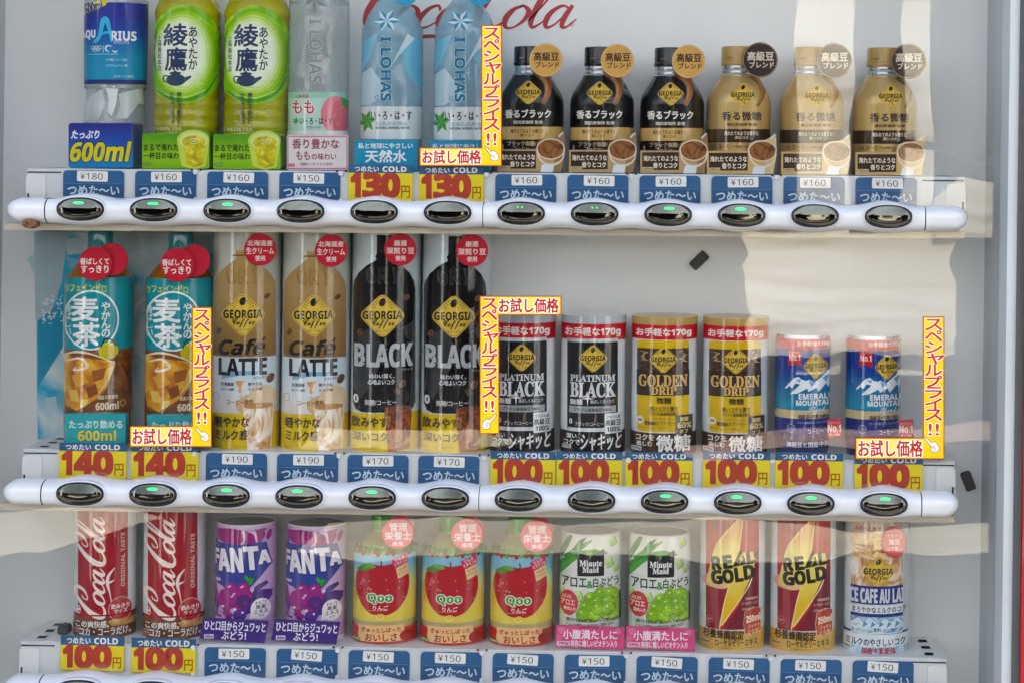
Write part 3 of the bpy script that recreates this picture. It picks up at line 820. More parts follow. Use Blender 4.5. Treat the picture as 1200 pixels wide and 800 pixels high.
col('black_can', '100f0f', rough=.3, coat=.5, var=.1); col('gold_can', 'c0a677', rough=.28, coat=.5, var=.05, vscale=14, metal=.3)
col('tan_band', 'c7a873', rough=.35); col('dark_brown', '33231b', rough=.35); col('metal_ring', 'b9bdc0', rough=.25, metal=.7)
col('red_badge', 'b3313f', rough=.3, coat=.4); col('gold_badge', 'c9a269', rough=.3, coat=.3); col('dark_badge', '33262a', rough=.3, coat=.3)
col('sleeve_white', 'd3d7d9', rough=.14, coat=.8); col('sleeve_grey', 'b7bfc3', rough=.14, coat=.8)
col('teal_label', '228a95', rough=.3, coat=.4); col('teal_cap', '2f7f88', rough=.35)
col('can_red', '97222a', rough=.22, coat=.8); col('cream', 'efe2d0'); col('ribbon_red', 'b72f38', rough=.2, coat=.7)
col('lavender', 'c5aacd', rough=.2, coat=.7); col('magenta', '8f2670', rough=.3); col('violet', '3b2272', rough=.3); col('rim_white', 'e4e4e6', rough=.25)
col('lid_grey', '8d8f92', rough=.4); col('qoo_red', 'a8202c', rough=.3); col('box_red', 'b8372f', rough=.3); col('peach', 'e6b98c')
grad('fruit_label', [(.02, 'd9c66a'), (.05, 'e0cf7c'), (.068, 'cfd6a0'), (.082, '8fbccf')], coat=.4)
col('can_white', 'dfe3dc', rough=.2, coat=.7, var=.02); col('leaf_green', '3f8a35'); col('leaf_dark', '2f6f2a'); col('pink_card', 'c5567e', rough=.3, coat=.3)
mottle('grape_print', ['6f9e2c', '9cc648', 'c3dd7c'], 60)
mottle('energy_print', ['7c1f28', '9a2a30', 'b8473c', '8a2530'], 18, distort=1.0, rough=.22, coat=.7)
grad('bolt_print', [(.0, 'c9a02e'), (.06, 'dcb94a'), (.11, 'e9dc8a'), (.14, 'd9ad6a')], noise=.03, nscale=50)
mottle('gold_print', ['b08a48', 'c8a464', 'd3b274'], 25, rough=.28, coat=.5)
mottle('gold_can_metal', ['c2a22c', 'd6b83c', 'e2c850'], 12, rough=.25, coat=.6)
grad('emerald_label', [(.035, '1f4f92'), (.055, '1f86a0'), (.07, '1c6f98'), (.095, '223a86')], rough=.2, coat=.7, noise=.006, nscale=25)
col('navy_can', '232f74', rough=.2, coat=.7); col('beige_stripe', 'c9b891')
grad('latte_bottle', [(.0, 'b09070'), (.035, 'd7cdbf'), (.06, 'd7dee2'), (.0965, 'c9d6de'), (.0975, '866a44'), (.135, '987c54'), (.165, 'a38a64')], rough=.2, coat=.6)
grad('black_bottle', [(.0, '2c3032'), (.03, '1b1e1f'), (.06, '0e0f10'), (.16, '141516'), (.19, '0e0e0f')], rough=.2, coat=.6)
col('base_yellow', 'd2b832', rough=.2, coat=.7)
mottle('glacier_print', ['3f6f96', '7fa6c0', 'c7dae4', '5f8db0'], 110, distort=1.5)
mottle('cream_print', ['b98a52', 'd8b27c', 'e9d3ae', 'c79a60'], 45, distort=2)
mottle('mountain_sky', ['1d5f8f', '2a86a6'], 20)

# ---- 1 sports drink
it = Item('sports_drink_bottle', 'bottle', 1, 134, 197, (70, 0, 3.81))
it.body('body', [(755, 110), (742, 128), (700, 136), (610, 143), (545, 140), (480, 134), (420, 131), (385, 135), (372, 141), (40, 145), (0, 138), (-60, 118), (-110, 76), (-130, 54), (-165, 52)], 'clear_bottle', soft=True)
m = MB(); m.lathe([(it.r(55), it.z(-165)), (it.r(57), it.z(-168)), (it.r(57), it.z(-215)), (it.r(50), it.z(-220))], 'rim_white'); m.build('cap', it.root)
a = it.art(); a.rect(60, 12, 460, 362, 'blue_label'); a.rect(60, 356, 460, 376, 'navy')
a.poly([(60, 20), (110, 20), (190, 2), (215, 8), (205, 26), (120, 62), (60, 66)], 'yellow_sticker'); a.text('600ml', 112, 8, 192, 58, '2a3a7a', b=2, rot=-.25)
a.text('AQU', 96, 134, 160, 176, 'eef1f4', b=4); a.text('RIUS', 230, 140, 341, 182, 'eef1f4', b=4)
a.stroke([(158, 192), (178, 165), (196, 92), (214, 100), (232, 190)], [9, 15, 22, 20, 6], '58b7d8'); a.stroke([(150, 190), (190, 152), (232, 146)], [3, 10, 12], '58b7d8')
a.text('アクエリアス', 240, 183, 308, 197, 'dfe8f0', b=.6)
for i in range(3): a.ring(150+i*15, 214, 9, 9, 2.2, 'd7e6ee')
for i in range(2): a.ring(157+i*15, 222, 9, 9, 2.2, 'd7e6ee')
a.stroke([(196, 205), (196, 236)], 2, 'd7e6ee'); a.stroke([(232, 208), (212, 206), (206, 222), (220, 234)], [3, 7, 7, 3], 'd7e6ee'); a.stroke([(236, 226), (246, 234), (258, 228)], [3, 6, 3], 'd7e6ee')
a.stroke([(128, 243), (262, 243)], 2, 'b9d9e6'); a.text('水分補給 スポーツ飲料', 206, 262, 300, 274, 'cfe6ee'); a.text('ミネラル & アミノ酸', 206, 288, 300, 300, 'cfe6ee'); a.text('スポーツ飲料', 242, 336, 330, 348, 'd5e9ef')
for P, c_ in (([(205, 392), (240, 384), (262, 400), (250, 470), (232, 520), (215, 500), (222, 440)], 'dfe5e7'), ([(140, 430), (190, 400), (205, 470), (170, 540), (130, 540)], 'c2c9cb'), ([(262, 420), (330, 400), (352, 460), (300, 530), (250, 530), (270, 470)], 'c8cfd1'), ([(330, 400), (372, 392), (376, 470), (352, 460)], 'd5dbdc'), ([(118, 470), (140, 430), (130, 540), (110, 545)], 'cdd3d5')): a.poly(P, c_)  # highlight streak and light and dark facets painted on the clear lower body
it.label(a, zsplit=zl(it.z(550), it.z(0), 30))
a = it.art(); a.text('たっぷり', 54, 584, 176, 620, 'f2f4f6', b=2.2, shear=.2)
a.text('600ml', 50, 634, 312, 722, 'd9d152', b=5, shear=.18, out=('16205a', 4))
it.card(rrect(38, 550, 326, 752, 14), a, .047, .04, 'blue_block', side='blue_block', bev=.001)
it.repeat([], ['blue sports drink bottle with a dark blue 600ml block at its foot'], None)

# ---- 2 green tea
it = Item('green_tea_bottle', 'bottle', 1, 218, 198, (70, 0, 3.81))
pr = [(755, 130), (740, 140)]
for k in range(14):
    v = 715-k*50
    pr.append((v, 148 if k % 2 == 0 else 150)); pr.append((v-25, 145 if v > 40 else 142))
    if v < 60: break
pr += [(0, 128), (-30, 112), (-70, 84), (-100, 56), (-120, 54)]
it.body('body', pr, 'tea_green_liquid', soft=True)
m = MB(); m.lathe([(it.r(58), it.z(-120)), (it.r(60), it.z(-124)), (it.r(60), it.z(-175)), (it.r(52), it.z(-180))], 'rim_white'); m.build('cap', it.root)
a = it.art(); a.ell(560, 240, 172, 216, 'green_swirl'); a.ell(556, 300, 168, 165, '8fbf45')
for i, f in enumerate((1, .93, .86, .79, .72, .64)): a.ell(556-i*3, 240, 150*f, 205*f, 'green_halo_%d' % i)
a.stroke([(430, 400), (520, 448), (640, 420), (700, 330)], [4, 16, 14, 3], '4f8f28'); a.stroke([(600, 60), (680, 130), (702, 240)], [4, 14, 3], '9ccc52'); a.stroke([(440, 110), (424, 220), (436, 330)], [3, 10, 3], '5f9f30')
a.stroke([(470, 420), (560, 436), (650, 400)], [3, 8, 3], 'b9d878')
a.text('綾', 468, 108, 570, 206, '26355a', b=2.2); a.text('鷹', 474, 214, 568, 316, '26355a', b=2)
a.vtext('あやたか', 576, 118, 612, 312, '2b3a4c', b=1.2); a.vtext('上林春松本店', 442, 156, 458, 318, '2b3a4c', b=.5)
a.ell(520, 358, 42, 27, '2a3c56'); a.poly([(545, 350), (584, 338), (588, 346), (556, 372)], '2a3c56'); a.stroke([(492, 340), (468, 342), (470, 364), (490, 370)], 6, '2a3c56'); a.ell(518, 328, 26, 7, '2a3c56'); a.ell(517, 321, 6, 5, '2a3c56')
a.vtext('豊かなうまみと', 524, 412, 546, 552, '3a4a3a', b=.7); a.vtext('かろやかな渋み', 494, 412, 514, 552, '3a4a3a', b=.7)
a.text('GREEN TEA', 420, 568, 546, 583, 'd9dca8', b=.4)
it.label(a, zsplit=zl(it.z(600), it.z(0), 130), off=.0006)
a = it.art(); a.text('まるで淹れたて', 376, 644, 556, 676, '24311c', b=2); a.text('一杯目の味わい', 373, 683, 558, 713, '24311c', b=2)
a.rect(374, 727, 408, 740, '4a7a2a', 3); a.text('525ml', 377, 729, 405, 737, 'd9e6b8')
a.ell(596, 628, 72, 46, 'c4d67a'); a.poly([(524, 632), (668, 632), (652, 745), (600, 760), (545, 742)], 'c2d070'); a.ell(598, 630, 62, 38, 'd8e0a0'); a.ell(598, 636, 52, 28, 'brew'); a.poly([(556, 664), (650, 652), (640, 738), (600, 750), (566, 736)], 'brew'); a.ring(600, 632, 26, 12, 2, 'e9ecc0'); a.ring(600, 632, 12, 5, 2, 'e9ecc0')
it.card([(367, 606), (374, 598), (520, 597), (552, 586), (600, 582), (640, 584), (668, 598), (668, 748), (660, 757), (374, 757), (367, 750)], a, .047, .03, 'green_card')
it.repeat([299.5], ['green tea bottle next to the blue sports drink', 'green tea bottle next to the clear peach water'], 'green tea bottles')

# ---- 3 peach water
def leaf_star(a, cx, cy, rx, ry, c1, c2, rot=.3):
    for k in range(6):
        t = rot+k*math.pi/3; tx, ty = cx+rx*math.sin(t), cy-ry*math.cos(t)
        for sg, c in ((-.32, c1), (.32, c2)):
            a.poly([(cx, cy), (tx, ty), (cx+.5*rx*math.sin(t+sg*1.6), cy-.5*ry*math.cos(t+sg*1.6))], c)
it = Item('peach_water_bottle', 'bottle', 1, 372, 200, (320, 0, 3.81))
it.body('body', [(770, 110), (760, 128), (700, 136), (60, 136), (20, 130), (-30, 112), (-80, 72), (-105, 54), (-125, 52)], 'clear_bottle', soft=True)
m = MB(); m.lathe([(it.r(55), it.z(-125)), (it.r(57), it.z(-128)), (it.r(57), it.z(-165)), (it.r(50), it.z(-170))], 'e3a3ae'); m.build('cap', it.root)
a = it.art()
a.text('I LOHAS', 162, 86, 216, 372, '8d9496', b=1.6, rot='down', out=('d9dddd', 1.6)); leaf_star(a, 190, 0, 62, 56, 'a3a9ab', '7b8285', 0)
a.rect(40, 412, 360, 585, 'b9d6cb'); a.rect(40, 412, 360, 440, '9fcbb9'); a.ell(278, 512, 66, 84, 'd98a92'); a.ell(300, 520, 44, 76, 'cf6f7c'); a.stroke([(270, 440), (262, 510), (276, 580)], [2, 5, 2], 'bd5a68'); a.poly([(300, 432), (345, 450), (330, 490), (306, 470)], '5f9a58')
for q in range(9): a.ell(232+rng.random()*90, 455+rng.random()*110, 2.4, 3, 'e3b4b8')
a.text('山梨県産', 104, 424, 160, 438, 'b04a5c', b=.6); a.text('もも', 90, 450, 182, 508, 'c03a54', b=3, out=('f1ece8', 3)); leaf_star(a, 104, 541, 15, 18, '3f8a3a', '5fa64c')
a.text('い・ろ・は・す', 122, 527, 264, 556, '23282a', b=1.6); a.text('天然水使用', 150, 564, 212, 575, '3b4244'); a.rect(40, 585, 360, 604, 'dfe2e0'); a.rect(40, 604, 360, 612, 'c98a96')
it.label(a, zsplit=zl(it.z(60), it.z(-30), 10))
a = it.art(); a.rect(64, 615, 332, 764, 'ded8d8', 8); a.rect(64, 615, 332, 621, 'bb7f8c'); a.rect(64, 757, 332, 764, 'bb7f8c'); a.rect(64, 615, 69, 764, 'bb7f8c'); a.rect(327, 615, 332, 764, 'bb7f8c')
a.text('香り豊かな', 86, 628, 294, 672, '8a4a56', b=1.6); a.text('もも', 104, 682, 164, 722, '8a4a56', b=1.4); a.text('の味わい', 172, 692, 282, 722, '8a4a56', b=1); a.text('100%リサイクルPET', 120, 733, 266, 748, '8a5a62', b=.4); a.rect(66, 738, 98, 753, 'c07a86', 2)
it.card(rrect(60, 611, 336, 768, 8), a, .040, .0012, 'ded8d8')
it.repeat([], ['clear peach water bottle with a pink and mint label'], None)

# ---- 4 spring water
it = Item('spring_water_bottle', 'bottle', 1, 458, 200, (320, 0, 3.81))
it.body('body', [(770, 110), (760, 128), (700, 138), (180, 138), (130, 132), (70, 108), (30, 84), (0, 62), (-20, 54), (-40, 52)], 'blue_bottle', soft=True)
m = MB(); m.lathe([(it.r(55), it.z(-40)), (it.r(57), it.z(-43)), (it.r(57), it.z(-78)), (it.r(50), it.z(-82))], '4ba3c4'); m.build('cap', it.root)
a = it.art(); a.poly([(385, 190), (470, 150), (430, 260), (392, 330), (385, 330)], '7fb6cd'); a.poly([(640, 150), (665, 230), (665, 400), (600, 340), (570, 230), (600, 180)], '74b0ca'); a.poly([(392, 330), (440, 300), (520, 420), (430, 470), (385, 470)], 'b7cdd6'); a.poly([(600, 150), (632, 170), (560, 250), (525, 300)], 'c4d8e0')
leaf_star(a, 508, 92, 62, 56, 'cfe4ee', '3f86a6', .5); leaf_star(a, 508, 92, 30, 27, '5f9fba', 'e4f0f4', 0)
a.text('I LOHAS', 482, 164, 527, 452, '2f6f90', b=1.6, rot='down', out=('b9d4de', 2)); a.ring(466, 436, 9, 9, 2, '2f6f90')
a.poly([(370, 476), (680, 476), (680, 622), (370, 622)], 'd3dbde')
leaf_star(a, 422, 542, 42, 54, '2f7a34', '55a14a', .35); a.text('い・ろ・は・す', 440, 497, 616, 536, '1c2022', b=2); a.text('日本の天然水', 466, 544, 598, 562, '7fa8b4', b=.8); a.text('NATURAL MINERAL WATER', 460, 567, 606, 577, '2a3336', b=.4)
it.label(a, zsplit=zl(it.z(190), it.z(0), 22))
a = it.art(); a.text('私と地球にやさしい', 380, 644, 624, 668, 'e6f1f5', b=1); a.text('天然水', 412, 676, 594, 730, 'eef5f7', b=2.4)
it.card(rrect(364, 630, 642, 768, 8), a, .040, .012, '3f93b4')
a = it.art(); it.disc(592, -34, 58, a, .034, '4fa3c6')
it.repeat([543.5], ['light blue water bottle next to the peach water', 'light blue water bottle half behind the vertical yellow price sticker'], 'spring water bottles')

# ---- 5 bottle-shaped coffee cans
def bottle_can(gold):
    if gold: it = Item('coffee_bottle_can', 'coffee bottle', 1, 864.6, 205, (810, 40, 4.575)); du, dv = 0, 0
    else: it = Item('coffee_bottle_can', 'coffee bottle', 1, 622, 205, (570, 40, 4.57)); du, dv = -12, 0
    c = 250 if gold else 238
    base = 'gold_can' if gold else 'black_can'
    it.body('body', [(758, 150), (752, 166), (744, 172), (372, 172), (345, 168), (318, 158), (236, 108), (222, 104)], base, soft=False)
    m = MB(); m.lathe([(it.r(104), it.z(222)), (it.r(96), it.z(216)), (it.r(98), it.z(204)), (it.r(92), it.z(196)), (it.r(96), it.z(186)), (it.r(93), it.z(172))], 'metal_ring', cap0=False); m.build('neck_ring', it.root)
    m = MB(); m.lathe([(it.r(99), it.z(171)), (it.r(100), it.z(168)), (it.r(100), it.z(152)), (it.r(98), it.z(149)), (it.r(98), it.z(80)), (it.r(94), it.z(70)), (it.r(60), it.z(67))], 'gold_cap' if gold else 'black_can'); m.build('cap', it.root)
    a = it.art(); ink_ = '3a2a20' if gold else 'ece8e0'
    x = lambda u: u if gold else u-53
    y = lambda v: v if gold else v-14
    a.stroke([(x(330), y(205)), (x(376), y(262)), (x(380), y(330)), (x(352), y(388))], [70, 40, 26, 14] if gold else [70, 46, 34, 24], '8a5a38'); a.stroke([(x(340), y(215)), (x(372), y(268)), (x(372), y(330)), (x(350), y(380))], [26, 14, 9, 5], 'a87850')
    coffee_badge(a, x(278), y(327), 152, 142)
    t1, t2 = ('香る微糖', '香るブラック')[not gold], '猿田彦珈琲 監修'
    if gold: a.text(t1, 168, 418, 374, 464, '3a2a20', b=1.6); a.text(t2, 192, 478, 350, 494, '3a2a20', b=.8)
    else: a.text(t1, 105, 405, 343, 450, 'f0ece4', b=1.8); a.text(t2, 146, 464, 300, 482, 'd8d2c8', b=.8)
    b0, b1 = (510, 582) if gold else (497, 566)
    a.rect(-150, b0, 700, b1, 'dark_brown' if gold else 'tan_band')
    q = 'e6d6b8' if gold else '3a2a20'
    a.text('淹れたてのような香りと', x(180)+(5 if not gold else 0), b0+12, x(358), b0+34, q, b=.8); a.text('深いコク', x(235), b0+38, x(305), b0+54, q, b=.8)
    if gold: a.text('コーヒー', 146, 592, 234, 613, '5a4028', b=1); a.text('(砂糖入り)', 238, 598, 300, 612, '5a4028', b=.5); a.ring(124, 605, 14, 14, 2, '5a4028'); a.text('微糖', 114, 598, 134, 612, '5a4028')
    else: a.text('ブラック無糖/', 114, 575, 266, 600, 'b9a88c', b=1); a.text('コーヒー', 146, 603, 232, 622, 'b9a88c', b=1); a.text('0', 86, 592, 94, 618, 'e6e0d6', b=1)
    a.text('OPEN', c-60, 120, c-30, 128, '5a4022' if gold else '8a8a88', b=.4, rot=-.1)
    it.label(a, zsplit=zl(it.z(380), it.z(222), 14))
    a = it.art(); u = lambda v: v if gold else v-38
    L, T = (95, 650) if gold else (68, 650)
    a.rect(L-10, T-8, u(400), 760, 'c2a878' if gold else 'b09a78'); a.rect(L, T, u(303), 745, '33241c')
    a.text('淹れたてのような', L+7, T+18, u(298), T+48, 'e9dcc6', b=1.2); a.text('香りとコク', u(165), T+56, u(294), T+85, 'f2e8d6', b=1.6)
    a.rect(L+2, 730, L+60, 744, 'e0cfae'); a.text('260ml', L+6, 732, L+56, 742, '2a1e18', b=.6)
    a.ell(u(382), 640, 76, 58, 'd8c6b0'); a.ell(u(382), 640, 70, 50, 'coffee_print'); a.stroke([(u(310), 640), (u(322), 690), (u(360), 722), (u(410), 722), (u(446), 690), (u(456), 640)], [6, 8, 8, 8, 8, 6], 'e3d8c8')
    a.stroke([(u(322), 690), (u(352), 716), (u(392), 722), (u(440), 704)], 8, 'dccbb6'); a.poly([(u(336), 722), (u(400), 722), (u(392), 764), (u(326), 764)], 'd5dce0'); a.stroke([(u(425), 575), (u(440), 558), (u(452), 548)], [10, 8, 4], 'cfd4d6')
    cup = [(u(455), 545), (u(458), 600), (u(459), 650), (u(452), 700), (u(440), 764), (L-12, 764), (L-12, T-10), (u(300), T-10), (u(312), 600), (u(345), 585), (u(400), 580), (u(430), 562)]
    it.card(cup[::-1], a, .041, .0014, 'c9b795' if gold else '8d7458')
    a = it.art(); d = (370, 140, 95) if gold else (319, 140, 90); f = 'ded2c2' if gold else '3a2820'; k = d[2]/95
    a.ring(d[0], d[1], d[2]*.97, d[2]*.97, 3, 'b9a078' if gold else 'e6cfa4')
    a.text('高級豆', d[0]-68*k, d[1]-44*k, d[0]+72*k, d[1]+4*k, f, b=2.2); a.text('ブレンド', d[0]-58*k, d[1]+10*k, d[0]+74*k, d[1]+42*k, f, b=2)
    it.disc(d[0], d[1], d[2], a, .036, 'dark_badge' if gold else 'gold_badge')
    return it
bottle_can(False).repeat([704.5, 786.5], ['black coffee bottle touching the vertical yellow price sticker on the top shelf', 'black coffee bottle in the middle of the three black ones on the top shelf', 'black coffee bottle beside the first gold coffee bottle'], 'black coffee bottle cans')
bottle_can(True).repeat([950, 1035.5], ['gold coffee bottle beside the black coffee bottles', 'gold coffee bottle in the middle of the three gold ones', 'gold coffee bottle at the right end of the top shelf'], 'gold coffee bottle cans')

# ---- 6 barley tea
it = Item('barley_tea_bottle', 'bottle', 2, 114.5, 526, (40, 265, 2.963))
it.body('body', [(762, 100), (755, 116), (700, 119), (640, 121), (430, 121), (196, 121), (170, 112), (130, 80), (100, 50), (85, 44)], 'amber_liquid', soft=True)
m = MB(); m.lathe([(it.r(46), it.z(85)), (it.r(47), it.z(78)), (it.r(44), it.z(72)), (it.r(44), it.z(20)), (it.r(38), it.z(15))], 'teal_cap'); m.build('cap', it.root)
a = it.art(); a.rect(40, 180, 400, 436, 'teal_label'); a.rect(40, 430, 400, 652, 'brown_print')
a.text('カフェインゼロ', 104, 206, 250, 232, 'c3c94a', b=1.2, arc=-6)
a.ring(198, 326, 96, 104, 6, 'e3edec'); a.text('麦', 132, 248, 222, 330, 'eef2f0', b=3); a.text('茶', 136, 336, 228, 416, 'eef2f0', b=3)
a.vtext('やかんの', 234, 264, 262, 388, 'e9efed', b=1.2); a.vtext('香ばしい', 110, 274, 130, 382, 'cfe0de', b=.8)
a.ell(257, 434, 34, 28, 'c9b92c'); a.stroke([(232, 420), (244, 394), (268, 396), (282, 416)], 5, '2b2a22'); a.poly([(222, 430), (232, 418), (238, 448)], 'c9b92c'); a.ell(257, 410, 14, 6, 'e0d24a')
a.poly([(104, 446), (280, 470), (270, 510), (250, 560), (228, 590), (150, 640), (112, 625), (100, 540)], 'tea_glass_print'); 
for P, c_ in (([(130, 520), (170, 505), (190, 540), (150, 560)], 'c99a4e'), ([(180, 560), (215, 545), (222, 580), (190, 596)], '7a4418'), ([(120, 565), (150, 570), (160, 610), (130, 605)], 'd9b866'), ([(200, 500), (250, 490), (240, 530), (205, 540)], '8f5622'), ([(165, 600), (190, 600), (180, 622), (160, 630)], 'e3d089')): a.poly(P, c_)
a.stroke([(104, 450), (150, 436), (210, 446), (280, 478)], [4, 8, 6, 3], 'e6d6b8'); a.stroke([(112, 470), (160, 458), (186, 486), (140, 500), (150, 486)], [3, 8, 10, 6, 2], 'ece0cc')
a.stroke([(280, 480), (250, 540), (222, 580)], [2, 6, 3], 'e0c690'); a.stroke([(290, 470), (310, 520), (318, 580)], [6, 14, 8], '7a4e30'); a.stroke([(300, 480), (330, 540), (330, 600)], [4, 8, 4], '3f2618')
a.text('国産大麦使用', 222, 586, 288, 600, 'e3cfae', b=.4); a.text('600ml', 214, 611, 292, 637, 'ecdcbe', b=1); a.ring(306, 618, 9, 12, 2, 'd9c29c')
a.rect(40, 640, 400, 652, '5a3a22')
it.label(a, zsplit=zl(it.z(220), it.z(120), 12))
a = it.art(); a.text('たっぷり飲める', 122, 672, 306, 700, 'cfe3dc', b=1.6); a.text('600ml', 152, 707, 284, 743, 'd3ce72', b=2.6, out=('3f7a74', 2))
it.card(rrect(106, 650, 318, 762, 4), a, .043, .012, '46a0a6')
a = it.art(); it.disc(270, 116, 56, None, .036, 'red_badge')
a.text('香ばしくて', 160, 112, 260, 134, 'f3e9e6', b=1.6); a.text('すっきり', 163, 137, 258, 163, 'f3e9e6', b=1.8); it.disc(212, 131, 59, a, .040, 'red_badge')
it.repeat([209], ['teal barley tea bottle fully in view beside the pale blue backing card edge', 'teal barley tea bottle partly behind the vertical yellow price sticker'], 'barley tea bottles')

# ---- 7 tall printed coffee sleeves
def tall(latte):
    it = Item('bottled_coffee', 'coffee bottle', 2, 287.3 if latte else 450.6, 526, (240 if latte else 400, 265, 2.963)); d = 0 if latte else 8
    it.body('sleeve', [(776, 119), (774, 120), (649, 120), (648, 120), (16, 120)], 'sleeve_white', zones=[(648, 'base_yellow'), (0, 'sleeve_white')])
    a = it.art(); bt = 'latte_bottle' if latte else 'black_bottle'
    a.rect(-60, 14, 400, 649, 'c3ccd0'); a.rect(-60, 14, 400, 330, 'b9bcb4' if latte else 'bcc6ca')
    l, r = (30, 246) if latte else (41, 256); c = (l+r)/2
    if latte: out = [(c-30, 90), (c+30, 90), (c+28, 112)]
    else: out = [(c-24, 32), (c+24, 32), (c+25, 98), (c+30, 104), (c+26, 118)]
    out += [(c+60, 138), (c+88, 165), (r-4, 196), (r, 225), (r, 615), (r-10, 638), (r-30, 646), (l+30, 646), (l+10, 638), (l, 615), (l, 225), (l+4, 196), (c-88, 165), (c-60, 138)]
    out += [(c-28, 112)] if latte else [(c-26, 118), (c-30, 104), (c-25, 98)]
    a.poly(out, bt)
    if not latte:
        for i in range(9): a.stroke([(c-22+i*5.5, 40), (c-22+i*5.5, 94)], 1.2, '3a3c3e')
        a.poly([(60, 380), (110, 345), (150, 420), (120, 520), (70, 600), (44, 560)], '2a2e30'); a.poly([(200, 360), (254, 330), (254, 420)], '2c3032')
    else:
        a.ell(c+40, 620, 70, 40, 'c9ab86'); a.ell(c+62, 600, 52, 50, 'dcc7a8'); a.stroke([(c-40, 102), (c+40, 102)], 5, '6f5228'); a.rect(c-30, 84, c+30, 92, 'b5965e')
    for ch, uu, rt in (('O', -44, -.15), ('R', -2, 0), ('Y', 40, .15)):
        a.text(ch, c+uu-17, 146, c+uu+17, 200, '7a6038' if latte else '3f4244', b=2.5, rot=rt); a.text(ch, c+uu-15, 144, c+uu+17, 197, 'a08252' if latte else '17181a', b=1, rot=rt)
    coffee_badge(a, c-5, 308 if latte else 312, 165, 162)
    for (bu, bv, rr, rt) in (((215, 245, 12, .9), (50, 366, 13, .3), (226, 530, 18, .5)) if latte else ((224, 250, 13, .8), (66, 371, 13, .4), (210, 548, 16, .6), (192, 573, 13, -.6), (246, 380, 9, .2))): bean(a, bu, bv, rr, rt, '6a4630')
    if latte:
        a.text('Cafe', 52, 392, 208, 446, '1f1e20', b=4.5, shear=.28); a.stroke([(196, 400), (208, 388)], [4, 7], '1f1e20', 3); a.poly([(62, 512), (120, 500), (190, 504), (178, 516), (120, 516), (60, 530)], '7fb0c6'); a.text('LATTE', 51, 458, 213, 516, '26242a', b=6)
        a.text('カフェラテ', 168, 521, 212, 531, '26242a', b=.5)
        a.text('北海道産', 58, 541, 102, 553, '5a5a5c', b=.6); a.text('生クリーム使用', 58, 560, 102, 570, '5a5a5c', b=.5); a.text('軽やかな', 150, 541, 198, 553, '5a5a5c', b=.6); a.text('ミルク感', 150, 560, 198, 570, '5a5a5c', b=.5)
        a.poly([(110, 535), (142, 535), (136, 575), (116, 575)], 'latte_print'); a.rect(122, 575, 130, 588, 'c9cfd2'); a.rect(114, 588, 138, 593, 'b9bfc2')
        a.text('コーヒー飲料', 78, 600, 168, 618, '8a5f3a', b=.8); a.ring(42, 592, 10, 14, 1.6, '8f9496')
        a.poly([(134, 622), (236, 622), (226, 775), (150, 778)], 'latte_print'); a.ell(185, 624, 52, 10, 'b48a5a'); a.stroke([(134, 622), (150, 778)], 3, 'e9e2d8'); a.stroke([(236, 622), (226, 775)], 3, 'e9e2d8')
        a.text('軽やかな', 36, 660, 152, 696, '3a2f1c', b=3); a.text('ミルク感', 38, 706, 146, 740, '3a2f1c', b=3)
        bl = ('北海道産', '生クリーム', '使用'); bx = 192
    else:
        a.text('BLACK', 49, 409, 244, 488, 'b9bdbf', b=6); 
        for q in range(26): a.ell(55+rng.random()*185, 415+rng.random()*68, 1+rng.random()*2.4, .8+rng.random()*2, '2a2c2e')
        a.text('ブラック', 204, 494, 244, 504, '9a9ea0', b=.4); a.text('味わい深く、', 99, 511, 184, 527, 'd6d9da', b=.8); a.text('心地よいコク', 94, 531, 184, 548, 'd6d9da', b=.8)
        a.text('0', 46, 585, 62, 614, 'e4e6e6', b=2); a.text('無糖/コーヒー', 84, 601, 190, 620, 'c9cccc', b=.8)
        a.poly([(148, 630), (242, 630), (234, 776), (162, 780)], 'iced_print'); a.ell(195, 632, 47, 9, '6a3a28')
        a.text('飲みやすく', 38, 661, 186, 697, '4a3a16', b=3); a.text('深いコク', 42, 714, 160, 745, '4a3a16', b=3)
        bl = ('厳選', '深煎り豆', '使用'); bx = 205
    a.text('500ml', 34, 760, 56, 768, '6a5a1a'); a.text('くわしくはラベル', 100, 761, 140, 768, '6a5a1a')
    sl = it.label(a, name='printed_sheet')
    a = it.art(); a.text(bl[0], bx-(44 if latte else 22), 50, bx+(43 if latte else 22), 69, 'f1dfdc', b=1.4); a.text(bl[1], bx-48, 75, bx+48, 97, 'f1dfdc', b=1.6); a.text(bl[2], bx-17, 103, bx+17, 121, 'f1dfdc', b=1.2)
    it.disc(bx, 82, 56, a, .0385, 'red_badge')
    return it
tall(True).repeat([369], ['brown and white milk coffee bottle beside the vertical yellow price sticker', 'brown and white milk coffee bottle beside the black coffee bottle'], 'milk coffee bottles')
tall(False).repeat([533], ['tall black coffee bottle beside the milk coffee', 'tall black coffee bottle beside the short cans'], 'tall black coffee bottles')

